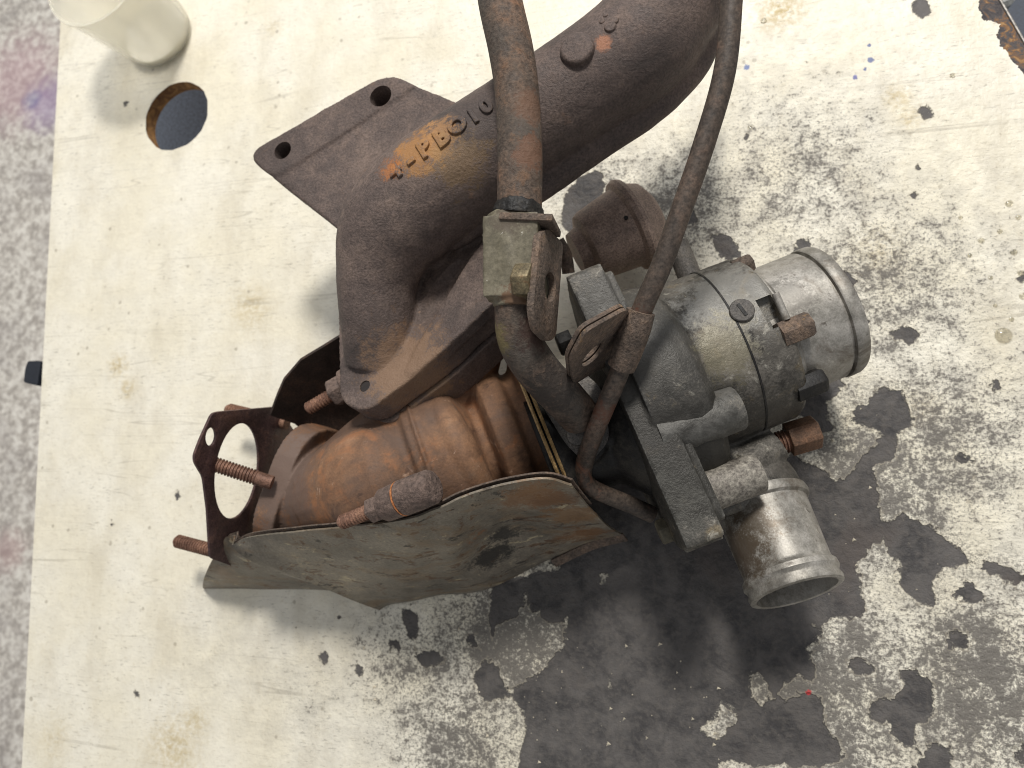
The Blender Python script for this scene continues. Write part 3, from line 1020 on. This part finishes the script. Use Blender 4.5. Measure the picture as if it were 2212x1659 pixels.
# raised casting number
base = (W(1051, 228, 130) - W(853, 369, 130)).normalized()
for ch, u, v, sz in (('4', 855, 371, 11.5), ('-', 887, 346, 12), ('P', 918, 323, 12), ('B', 955, 299, 12), ('O', 989, 273, 11.5), ('1', 1023, 252, 11), ('0', 1051, 231, 11)):
    cu = bpy.data.curves.new('letter', 'FONT')
    cu.body = ch
    cu.size = 1.0
    cu.align_x = 'CENTER'
    cu.align_y = 'CENTER'
    cu.extrude = 0.13
    cu.bevel_depth = 0.035
    cu.offset = 0.028
    cu.resolution_u = 4
    to = bpy.data.objects.new('letter', cu)
    COL.objects.link(to)
    dg = bpy.context.evaluated_depsgraph_get()
    me = bpy.data.meshes.new_from_object(to.evaluated_get(dg))
    bpy.data.objects.remove(to)
    lp, ln = hit(u, v)
    if lp is None:
        continue
    ex = (base - ln * base.dot(ln)).normalized()
    ey = ln.cross(ex)
    vs = [lp + ex * (p.co.x * sz * .95) + ey * (p.co.y * sz) + ln * (p.co.z * sz * .75) for p in me.vertices]
    # drape on the curved runner
    vs2 = []
    for q in vs:
        s, sn, _, _ = bv.find_nearest((q - TO) * MM)
        off = (q - lp).dot(ln)
        vs2.append(Vector(s) / MM + TO + Vector(sn) * off if s is not None else q)
    put('cast_letter', fuse((vs2, [tuple(p.vertices) for p in me.polygons]), .25, 6), M_man, manifold)

# ---------------------------------------------------------------- turbine housing
fh = hdir(-82, 223, 568, 1022, 60)
fn = Vector((fh.y, -fh.x, 0))
if fn.dot(hdir(1, 0)) < 0:
    fn = -fn
FO = W(568, 1040, 62)                       # top edge of the outlet flange, its left face
prof = [(-152, 0), (-152, 28), (-140, 32), (-128, 38), (-119, 41), (-117, 44.5), (-104, 46), (-97, 45.5), (-91, 43), (-87, 35), (-84, 29), (-80, 28.5), (-77.5, 38), (-76, 41.5), (-70, 42.5), (-65, 41), (-62, 36), (-57, 37), (-54, 43.5), (-52, 44), (-49.5, 44), (-49.5, 0)]
prof = [(t_, r_ * .93) for t_, r_ in prof]
TOFF = -h * 17 - Zv * 15
TT = math.radians(15)
Axt = Axh * math.cos(TT) - Zv * math.sin(TT)
wt = Axh * math.sin(TT) + Zv * math.cos(TT)
B50 = A(-50) - h * 20
B50.z = 43.0
At = lambda t: B50 + Axt * (t + 50)
v_body = lathe(At(0), Axt, prof, 72)
q0 = FO + fn * 9 - Zv * 36
v_trunk = tube([q0 + fn * 2, q0 + fn * 22 + Zv * 6, At(-140) + Zv * 2, At(-122)], [32, 32, 35, 36], 36, 8)
v_of = plate(fillet([(-39, -36), (39, -36), (39, 36), (-39, 36)], 30), [], FO - Zv * 37 + fn * 7, fh, Zv, -7, 7)
Oc = PL(900, 690, Ot, nt)
v_neck = tube([Oc - nt * 22, Oc - nt * 34 + ud * -4, At(-102) - wv * 2 - h * 28, At(-102) - h * 10 - wv * 8], [25, 25, 24, 22], 32, 8)
v_fill = tube([q0 + fn * 20 - fh * 10 + Zv * 4, At(-130) - h * 16 - Zv * 2, At(-112) - h * 14], [24, 28, 30], 32, 8)
v_tf2 = plate_px([(790, 896), (736, 870), (731, 618), (800, 540), (990, 476), (1108, 540), (1102, 634), (940, 784)], Ot, nt, -33, -16.0, [8, 7, 4, 4, 6, 6, 8, 12])
# raised ribs and scroll steps round the casting
v_r1 = lathe(At(-112), Axt, [(-1.3, 30), (-.8, 43.6), (.8, 43.6), (1.3, 30)], 72, closed=True)
v_r2 = lathe(At(-66), Axt, [(-4, 30), (-4, 41.5), (4, 42), (4, 30)], 72, closed=True)
scr = []
for i in range(9):
    a = -1.9 + i * 0.42
    scr.append(At(-94) + (wv * math.cos(a) - h * math.sin(a)) * (24 + i * .4))
v_scr = tube(scr, [11.5 + i * .7 for i in range(9)], 24, 6)
v_folds = []
for (ta, tb_, r_, rad, a0, a1) in ((-100, -90, 34, 8.0, -1.2, 1.5), (-132, -122, 30, 8.0, -1.0, 1.2)):
    pp_, rr_ = [], []
    for i in range(10):
        f = i / 9
        a = a0 + (a1 - a0) * f
        pp_.append(At(ta + (tb_ - ta) * f) + (wt * math.cos(a) + h * math.sin(a)) * (r_ + 1.2 * math.sin(5 * f)))
        rr_.append(rad * (.75 + .4 * math.sin(math.pi * f)))
    v_folds.append(tube(pp_, rr_, 20, 4))
tb_me = fuse(join(*v_folds, v_body, v_trunk, v_of, v_neck, v_fill, v_r1), 0.9, 4, 0.5, 0.012)
turbine = put('turbine_housing', tb_me, M_turb, turbo)
tag(turbine, 'orange brown scorched turbine housing')
put('turbine_flange', fuse(v_tf2, .9, 3, .4, .006), M_man, turbine)
# corner bolt under the flange
put('flange_bolt', hexprism(PL(850, 850, Ot, nt) - nt * 33, -nt, 6.5, 8), M_head, turbine)


def bolt_stud(name, tip, root, r, parent, mat, pitch=1.8, plain=6.0):
    d = tip - root
    return put(name, thread(root, d, r, d.length, pitch, plain), mat, parent, sharp=25)


# studs of the outlet flange
s3r, s3t = W(588, 1043, 66), W(442, 996, 80)
bolt_stud('stud', s3t, s3r, 4.3, turbine, M_stud, plain=9)
bolt_stud('stud', W(380, 1168, 34), W(520, 1205, 34), 4.2, turbine, M_stud, plain=8)
bolt_stud('stud', W(490, 884, 30), W(620, 915, 30), 4.2, turbine, M_stud, plain=8)
# nut and stud below the flange, left
nr_, ntp = W(752, 832, 72), W(664, 884, 72)
nd = (ntp - nr_).normalized()
bolt_stud('stud', ntp, nr_, 3.7, turbine, M_stud, plain=4)
put('nut', hexprism(nr_ + nd * 1.5, nd, 8.2, 9), M_head, turbine, bevel=.4)
put('washer', lathe(nr_ - nd * 1.5, nd, [(0, 0), (0, 9.6), (2.4, 9.6), (2.4, 0)], 28), M_head, turbine)
# wastegate lever bolt: domed sleeve, hex, thread
w0, w1 = W(915, 1058, 120), W(734, 1130, 108)
wd = (w1 - w0).normalized()
L = (w1 - w0).length
put('lever_sleeve', lathe(w0, wd, [(-6, 0), (-6, 6.2), (-5.4, 7.3), (-4.2, 8.0), (3, 8.3), (11.5, 8.3), (12, 7.3), (12.8, 7.3), (13.3, 8.1), (22, 7.8), (23.5, 6.8), (24, 0)], 40), M_head, turbine)
put('sleeve_joint', lathe(w0 + wd * 11.9, wd, [(0, 7), (0, 8.25), (.8, 8.25), (.8, 7)], 40, closed=True), surf('copper_line', [(0, (170, 104, 62)), (1, (206, 140, 92))], rough=(.4, .6), metal=.4), turbine)
put('lever_nut', hexprism(w0 + wd * 23, wd, 6.4, 8), M_head, turbine, bevel=.4)
bolt_stud('stud', w1, w0 + wd * 29, 3.6, turbine, M_stud, plain=1)
# thin plates between turbine and bearing housing
for t, r, m in ((-46.8, 47, M_tan), (-44.2, 45.5, M_tan)):
    put('clamp_plate', lathe(A(t - 1) - h * 14 - Zv * 7, Ax, [(-.8, 12), (-.8, r - .8), (0, r), (.8, r - .8), (.8, 12)], 72, closed=True), m, turbine)

# ---------------------------------------------------------------- bearing housing with oil flange
bear = put('bearing_housing', fuse(join(lathe(CC, Ax, [(-50, 0), (-50, 31), (-42, 31), (-34, 26), (-20, 26), (-12, 34), (-6, 40), (-6, 0)], 56),
                                        tube([A(-28), A(-28) + Zv * 26], [17, 15], 28, 0)), 1.2, 4, .4, .008), M_black, turbo)
Oo = W(1235, 890, 94)
no_ = (Zv + hdir(.5, .6) * .15).normalized()
put('oil_flange', plate_px([(1168, 872), (1180, 812), (1240, 786), (1300, 838), (1318, 950), (1270, 1006), (1222, 960)], Oo, no_, -7, 0, 5), M_iron, bear, bevel=.8)
put('flange_bolt', lathe(PL(1247, 940, Oo, no_), no_, [(0, 0), (0, 6), (.8, 6), (.8, 5), (3.0, 4.6), (3.2, 0)], 32), M_iron, bear)

# ---------------------------------------------------------------- compressor housing
v_pl = plate(fillet([(-62, 50), (66, 50), (70, 30), (62, -30), (30, -44), (-30, -44), (-62, -20), (-70, 30)], [6, 5, 6, 12, 12, 12, 12, 6]), [], CC, -h, wv, -8.5, 8.5) if False else \
    plate(fillet([(-68, 50), (66, 50), (66, 22), (52, -30), (26, -46), (-26, -46), (-52, -30), (-68, 22)], [5, 3, 8, 12, 12, 12, 12, 8]), [], CC, h, wv, -8.5, 8.5)
A2 = lambda t: A(t) - h * 15
v_vol = []
for i in range(15):
    a = -2.4 + i * 0.34
    v_vol.append((A2(20) + (wv * math.cos(a) + h * math.sin(a)) * (33 - .1 * i), 13 + .5 * i))
v_volt = tube([p for p, r in v_vol], [r for p, r in v_vol], 28, 6)
v_big = lathe(A(0) - h * 9, Ax, [(0, 0), (0, 55), (20, 55), (27, 53), (31, 48), (32, 40), (32, 0)], 80)
v_cyl = lathe(A2(0), Ax, [(0, 0), (0, 44.6), (38, 44.2), (73, 43.4), (75.5, 41.5), (75.5, 0)], 80)
v_pl2 = plate(fillet([(-64, 46), (60, 46), (60, 20), (48, -28), (24, -42), (-24, -42), (-48, -28), (-64, 20)], [5, 3, 8, 12, 12, 12, 12, 8]), [], CC, h, wv, -12.5, -8)
v_lg = []
for _a in (-.95, .25, 1.0):
    _r = wv * math.cos(_a) + h * math.sin(_a)
    v_lg.append(boxm(A2(66) + _r * 42, Ax, Ax.cross(_r), _r, 18, 15, 12))
v_lmp = tube([W(1600, 1010, 50), W(1672, 956, 46)], [13, 10], 24, 0)
_c = A2(66)
_dv = (CAMP - _c); _dv = (_dv - Ax * _dv.dot(Ax)).normalized()
_q = PL(1668, 672, _c + _dv * 44, _dv)
v_slot = boxm(_q, Ax, Ax.cross(_dv), _dv, 7.5, 15, 16)
ob = W(1640, 1085, 42)
ot = W(1716, 1266, 56)
od = (ot - ob).normalized()
v_out = tube([A(26) + h * 26 - wv * 12, A(34) + h * 44 - wv * 14, ob - od * 6, ob + od * 4], [21, 22, 22, 21], 36, 8)
v_lug = boxm(W(1480, 1085, 96) - Zv * 14, h, Axh, Zv, 40, 17, 30)
cp_me = fuse(join(v_pl, v_pl2, v_big, v_cyl, v_out, v_lug, v_lmp), 0.9, 2, .4, .006, cut=v_slot)
comp = put('compressor_housing', cp_me, M_alu, turbo)
tag(comp, 'dirty grey aluminium compressor housing')
for (u0, v0, z0, u1, v1, z1, r, m) in ((1415, 945, 98, 1592, 881, 88, 10.2, M_alu), (1440, 1092, 86, 1636, 1022, 72, 9.4, M_lite), (1470, 1124, 68, 1640, 1072, 58, 4.2, M_alu)):
    p0, p1 = W(u0, v0, z0), W(u1, v1, z1)
    put('mounting_boss', lathe(p0, p1 - p0, [(0, 0), (0, r * 1.12), ((p1 - p0).length, r), ((p1 - p0).length, 0)], 40), m, comp, bevel=.5)
put('inlet_pin', tube([_q + Ax * 5 - Ax.cross(_dv) * 7 - _dv * 1.5, _q + Ax * 5 + Ax.cross(_dv) * 6 - _dv * 1.5], [1.7, 1.7], 14, 0), M_pipeal, comp)
# split line ring and slot of the inlet
put('joint_ring', lathe(A2(54), Ax, [(-.45, 30), (-.45, 44.2), (.45, 44.2), (.45, 30)], 80, closed=True), M_black, comp)
put('inlet_pipe', lathe(A2(0), Ax, [(70, 24), (70, 36.5), (78, 36.5), (80, 34.2), (103.4, 34), (103.6, 32.4), (105.2, 32.4), (105.6, 34.2), (106.4, 34.7), (111, 34.5), (112.2, 33.9), (112.4, 32), (110, 31), (70, 24)], 96), M_pipeal, comp)
rr = random.Random(2)
for _a, r, m in ((-.95, 5.0, M_rust), (.25, 6.6, M_rust), (1.0, 6.4, M_black)):
    _r = wv * math.cos(_a) + h * math.sin(_a)
    put('hex_bolt', hexprism(A2(70) + _r * 39.5, Ax, r, 10 if r < 6 else 15, rr.uniform(0, 1)), m, comp, bevel=.3)
# slotted screw on the cylinder
bvc = BVHTree.FromPolygons([v.co.copy() for v in cp_me.vertices], [tuple(p.vertices) for p in cp_me.polygons])


def hitc(u, v):
    loc, nor, _, _ = bvc.ray_cast((CAMP - TO) * MM, ray(u, v).normalized())
    return (None, None) if loc is None else (Vector(loc) / MM + TO, Vector(nor).normalized())


lp, ln = hitc(1602, 672)
if lp is not None:
    sc_ = put('slotted_screw', lathe(lp - ln, ln, [(0, 0), (0, 5.6), (2.2, 5.6), (2.6, 5.2), (2.6, 0)], 36), M_iron, comp)
    put('screw_slot', boxm(lp + ln * 1.7, (base - ln * base.dot(ln)).normalized(), ln.cross((base - ln * base.dot(ln)).normalized()), ln, 1.5, 6.6, .5), M_black, comp)
# charge air outlet
outp = put('outlet_pipe', lathe(ob, od, [(-2, 17), (-2, 21.5), (-1, 23.6), (1.5, 24.2), (3.5, 23.6), (4.5, 22), (34, 20.8), (35.5, 21), (37.0, 22.4), (39.5, 22.6), (41, 21.6), (42, 21.4), (44, 22.2), (46, 21.8), (46.6, 20.4), (46.2, 19), (40, 18.4), (0, 17.6)], 96, closed=True), M_pipeal, turbo)
tag(outp, 'shiny aluminium outlet pipe with a rolled lip')
put('pipe_floor', lathe(ob + od * 3, od, [(0, 0), (0, 18.4), (.5, 18.4), (.5, 0)], 48), M_black, outp)
# brass plug and bolts
bp0 = W(1672, 944, 42)
bd = (W(1770, 915, 40) - bp0).normalized()
pg = put('brass_plug', hexprism(W(1702, 950, 44), bd, 8.6, 15, .3, .06), surf('brown_brass', [(0, (84, 64, 50)), (1, (124, 92, 70))], rough=(.5, .7), metal=.15), comp, bevel=.4)
put('plug_thread', thread(W(1660, 964, 44), bd, 6, 13, 1.6), M_stud, comp)
put('plate_bolt', hexprism(W(1452, 1140, 66), -Ax, 6.5, 7, .4), M_olive, comp, bevel=.3)
put('plate_bolt', hexprism(W(1236, 735, 66), -Ax, 6.5, 8, .1), M_black, comp, bevel=.3)
# small grey hose stub behind
put('hose_stub', tube([W(1462, 528, 32), W(1492, 602, 32)], [6.5, 6.5], 28, 0), M_iron, comp)

# ---------------------------------------------------------------- wastegate actuator canister
ca0, ca1 = W(1270, 535, 40), W(1400, 468, 34)
ca = (ca1 - ca0).normalized()
can = put('actuator_canister', lathe(ca0, ca, [(-8, 0), (-8, 12), (-2, 14), (0, 19), (3, 20.5), (24, 23.5), (25.5, 26.5), (28, 27.6), (30.5, 26.5), (32, 23.5), (39, 20), (43, 13), (45, 0)], 64), M_canis, turbo)
tag(can, 'small brown round actuator canister')
put('vent_hole', lathe(PL(1352, 470, W(1352, 470, 62), Zv), Zv, [(-1, 0), (-1, 1.1), (.2, 1.1), (.2, 0)], 14), M_black, can)
put('actuator_bracket', tube([W(1205, 520, 60), W(1222, 552, 56), W(1228, 590, 52)], [3.6, 3.6, 3.6], 10, 3), M_rust, can)

# ---------------------------------------------------------------- pipes
tk = [(1010, -330, 150), (1062, -130, 158), (1080, 0, 158), (1103, 105, 157), (1116, 195, 156), (1123, 320, 155), (1122, 450, 153), (1120, 560, 150), (1116, 665, 146), (1124, 735, 140), (1160, 797, 131), (1218, 860, 114), (1250, 896, 98)]
oil = put('oil_pipe', tube([W(*p) for p in tk], [9.6, 9.6, 9.6, 9.6, 9.4, 9.4, 9.3, 9.3, 9.2, 9.4, 9.4, 9.4, 9.4], 40, 10), M_pipe, turbo)
tag(oil, 'thick rusty oil pipe with olive clamp')
tn = [(1580, -300, 166), (1586, -110, 166), (1580, 0, 164), (1565, 155, 160), (1519, 317, 154), (1464, 476, 147), (1430, 571, 142), (1386, 672, 135), (1336, 809, 122), (1306, 882, 112), (1281, 944, 100), (1262, 1002, 88), (1262, 1036, 82), (1290, 1060, 76), (1362, 1090, 66), (1410, 1112, 60)]
cool = put('feed_pipe', tube([W(*p) for p in tn], [4.3] * 8 + [4.2] * 8, 28, 10), M_thin, turbo)
tag(cool, 'thin dark curved feed pipe with rusty tab')
# clamp on the oil pipe
_cx = (W(1119, 650, 147.5) - W(1117, 470, 152)).normalized()
_cr = (hdir(1, .02) - _cx * hdir(1, .02).dot(_cx)).normalized()
put('pipe_clamp', fuse(join(boxm(W(1116, 562, 149.5), _cr, _cx, _cr.cross(_cx), 23, 33, 22), tube([W(1106, 466, 152), W(1105, 560, 150), W(1107, 650, 147.6)], [10.4, 11.2, 10.2], 36, 4), tube([W(1118, 455, 152.5), W(1117, 664, 147)], [10.1, 9.9], 36, 0)), .7, 4), M_olive, oil)
put('clamp_grime', fuse(tube([W(1122, 444, 153), W(1121, 452, 153), W(1119, 466, 152.5)], [9.2, 10.3, 10.9], 36, 3), .5, 1, 1.2, .0025), M_black, oil)
rt_ = hdir(1, .06)
npl = (rt_ * .985 + Zv * .17).normalized()
Op = W(1178, 612, 150)
uxp, uyp, npl = frame(npl, hdir(.02, 1))
if uyp.z < 0:
    uyp = -uyp
nn = uxp.cross(uyp)
pc = fillet([(-21, -12), (19, -13), (23, -6), (21, 8), (14, 13), (-16, 13), (-21, 6)], 3, 4)
put('clamp_tab', plate(pc, [circle2(1, -2, 6.0, 32)], Op, uxp, uyp, -1.5, 1.5), M_rust, oil, bevel=.6)
put('clamp_strap', boxm(W(1146, 486, 154.5), hdir(1, .10), hdir(-.1, 1), Zv, 22, 3.0, 18), M_rust, oil, bevel=.6)
put('clamp_nut', hexprism(W(1154, 606, 159), -nn if nn.dot(rt_) > 0 else nn, 7.2, 8, .2), M_brass, oil, bevel=.3)
# rusty folded tab on the thin pipe
ntb = hdir(.7, .72)
Otb = W(1285, 765, 128)
tab_px = [(1352, 660), (1262, 712), (1230, 772), (1234, 832), (1262, 815), (1300, 790), (1348, 782), (1392, 700)]
hq = PL(1276, 762, Otb, ntb)
for dt in (0.0, -2.3):
    O2 = Otb + ntb * dt
    ux2, uy2, n2 = frame(ntb, Zv)
    pp = fillet(px2([(1352, 664), (1262, 714), (1231, 772), (1236, 830), (1264, 812), (1304, 790), (1348, 778), (1372, 720)], Otb, ntb, ux2, uy2), 4, 4)
    hc = hq - Otb
    put('pipe_tab', plate(pp, [px2(el(1278, 763, 33, 10, -.82, 32), Otb, ntb, ux2, uy2)], O2, ux2, uy2, -.85, .85), M_rust, cool, bevel=.35)
put('tab_wrap', tube([W(1384, 672, 135), W(1372, 712, 132), W(1352, 765, 126.5), W(1342, 792, 123.5)], [6.0, 6.4, 6.4, 6.0], 28, 5), M_rust, cool)

# ---------------------------------------------------------------- heat shield
cols = [((478, 1170, 60), (430, 1279, 3)), ((530, 1160, 74), (560, 1283, 3)), ((620, 1150, 88), (690, 1286, 3)), ((740, 1138, 100), (790, 1299, 2.5)), ((880, 1120, 114), (868, 1300, 2.5)),
        ((940, 1098, 116), (950, 1284, 3)), ((1000, 1072, 116), (1050, 1272, 4)), ((1100, 1043, 114), (1170, 1215, 8)), ((1180, 1033, 112), (1270, 1172, 16)), ((1235, 1047, 106), (1342, 1154, 24))]
top = catmull([W(*c[0]) for c in cols], 7)
bot = catmull([W(*c[1]) for c in cols], 7)


def shield_pts(off, t_hi=1.0, rows=18):
    V, F = [], []
    nc = len(top)
    for i in range(nc):
        s = i / (nc - 1)
        tg = (top[min(i + 1, nc - 1)] - top[max(i - 1, 0)]).normalized()
        for j in range(rows + 1):
            t = t_hi * j / rows
            p = top[i].lerp(bot[i], t)
            dn = (bot[i] - top[i]).normalized()
            nrm = tg.cross(dn).normalized()
            if nrm.z < 0 and nrm.dot(hdir(0, 1)) < 0:
                nrm = -nrm
            d = off
            d += 6.0 * math.sin(math.pi * t) ** .8 * (1 - .6 * s)                                   # gentle belly
            d -= 7.0 * math.exp(-(((s - .73) / .085) ** 2 + ((t - .50) / .26) ** 2))          # big dent
            d += 2.5 * math.exp(-(((s - .60) / .05) ** 2 + ((t - .35) / .3) ** 2))
            c = s - (0.08 + 0.30 * t)                                                          # folded crease from top left
            d += 4.5 * math.exp(-abs(c) / .016) - (4.0 if c < 0 else 0) * min(1, abs(c) / .03)
            d += .35 * mnoise.noise(p * .05)
            V.append(p + nrm * d)
    for i in range(nc - 1):
        for j in range(rows):
            a = i * (rows + 1) + j
            F.append((a, a + 1, a + rows + 2, a + rows + 1))
    return V, F


def sheet(vf, th):
    me = raw('sheet', vf, TO)
    r = evaluated(me, [('SOLIDIFY', dict(thickness=th * MM, offset=0.0))])
    r.shade_smooth()
    r.set_sharp_from_angle(angle=math.radians(45))
    return r


shield = put('heat_shield', sheet(shield_pts(0), 1.1), M_shield, turbo)
tag(shield, 'dented grey heat shield with rust')
put('inner_layer', sheet(shield_pts(-2.6, .35, 6), .9), M_rust, shield)
# turned lip of the shield at lower right
lipv = [W(1130, 1248, 5), W(1190, 1210, 10), W(1270, 1172, 17), W(1345, 1152, 24)]
V, F = [], []
cl = catmull(lipv[1:], 5)
for p in cl:
    V += [p, p + hdir(.5, .8) * 4.5 + Zv * -3]
for i in range(len(cl) - 1):
    F.append((2 * i, 2 * i + 1, 2 * i + 3, 2 * i + 2))
put('turned_lip', sheet((V, F), 1.1), M_rust, shield)
# dark rear shield
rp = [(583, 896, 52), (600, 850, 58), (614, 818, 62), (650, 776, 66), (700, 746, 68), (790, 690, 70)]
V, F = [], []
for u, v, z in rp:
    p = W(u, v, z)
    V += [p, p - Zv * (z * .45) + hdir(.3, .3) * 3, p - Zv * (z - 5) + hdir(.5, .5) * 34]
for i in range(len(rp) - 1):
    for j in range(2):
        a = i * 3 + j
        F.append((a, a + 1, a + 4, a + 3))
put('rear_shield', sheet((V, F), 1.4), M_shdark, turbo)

# ---------------------------------------------------------------- loose gasket hanging on the studs
gk = bpy.data.objects.new('exhaust_gasket', None)
gh = hdir(-75, 275, 508, 1015, 62)
gn = Vector((gh.y, -gh.x, 0))
if gn.dot(hdir(1, 0)) < 0:
    gn = -gn
OG = W(508, 1018, 62)
COL.objects.link(gk)
gk.location = OG * MM
tag(gk, 'dark flat steel gasket with large oval hole hanging on the studs of the turbocharger', 'gasket')
gpx = [(456, 893), (470, 889), (600, 878), (640, 940), (560, 1200), (520, 1230), (452, 1205), (446, 1100), (437, 1030), (419, 1000), (417, 985), (430, 950)]
uxg, uyg, gn = frame(gn, gh)
po = fillet(px2(gpx, OG, gn, uxg, uyg), 3, 4)


hb = px2(el(509, 1017, 46, 104, .14), OG, gn, uxg, uyg)
h1 = px2(el(453, 943, 11, 20, .1, 24), OG, gn, uxg, uyg)
TO = OG
put('gasket_plate', plate(po, [hb, h1], OG, uxg, uyg, -.7, .7), M_gask, gk, bevel=.25)
TO = TOv

# ---------------------------------------------------------------- loose bits on the worktop
TO = ZO
rc = random.Random(11)
V, F = [], []
spots_px = [(rc.uniform(1120, 1560), rc.uniform(1380, 1650)) for _ in range(46)] + [(rc.uniform(1780, 2050), rc.uniform(850, 1300)) for _ in range(22)] + [(rc.uniform(780, 1150), rc.uniform(1320, 1620)) for _ in range(26)]
for (u, v) in spots_px:
    c = W(u, v, 0)
    r = rc.choice((.35, .4, .5, .6, .8, 1.3))
    k0 = len(V)
    for q in ((1, 0, 0), (-.3, .9, 0), (-.6, -.7, 0), (.1, .1, .8), (.2, -.1, -.05)):
        V.append(c + Vector((q[0] * r * rc.uniform(.6, 1.3), q[1] * r * rc.uniform(.6, 1.3), (q[2] + .05) * r * rc.uniform(.5, 1.1))))
    F += [(k0, k0 + 1, k0 + 3), (k0 + 1, k0 + 2, k0 + 3), (k0 + 2, k0, k0 + 3), (k0 + 1, k0, k0 + 4), (k0 + 2, k0 + 1, k0 + 4), (k0, k0 + 2, k0 + 4)]
cr = put('paint_crumbs', (V, F), plain('paint_crumbs', (206, 196, 174), .8), smooth=False)
tag(cr, 'tiny pale crumbs of laminate scattered over the dark worn ground', 'crumbs', kind='stuff')
drops = []
for (u, v, r) in [(2168, 725, 4.2), (2058, 163, 1.6), (1650, 45, 2.0), (1560 + 60, 275, 1.4), (1725, 600, 1.3), (2180, 440, 2.0), (2200, 470, 1.5), (2160, 500, 1.4), (2120, 520, 1.6), (2190, 545, 1.8), (2095, 552, 1.2), (2205, 590, 1.6), (2140, 600, 1.2), (2075, 470, 1.1), (2210, 640, 1.9), (2150, 660, 1.1), (2185, 690, 1.3)]:
    drops.append(lathe(W(u, v, 0.05), Zv, [(0, 0), (0, r), (r * .16, r * .93), (r * .3, r * .66), (r * .36, r * .3), (r * .37, 0)], 20))
gk_ = NT('clear_fluid')
gk_.b.inputs['Base Color'].default_value = (0.98, 0.96, 0.90, 1)
gk_.b.inputs['Roughness'].default_value = 0.03
gk_.b.inputs['Transmission Weight'].default_value = 1.0
gk_.b.inputs['IOR'].default_value = 1.36
dr = put('fluid_drops', join(*drops), gk_.m)
tag(dr, 'clear fluid drops scattered on the right side of the worktop', 'drops', kind='stuff')
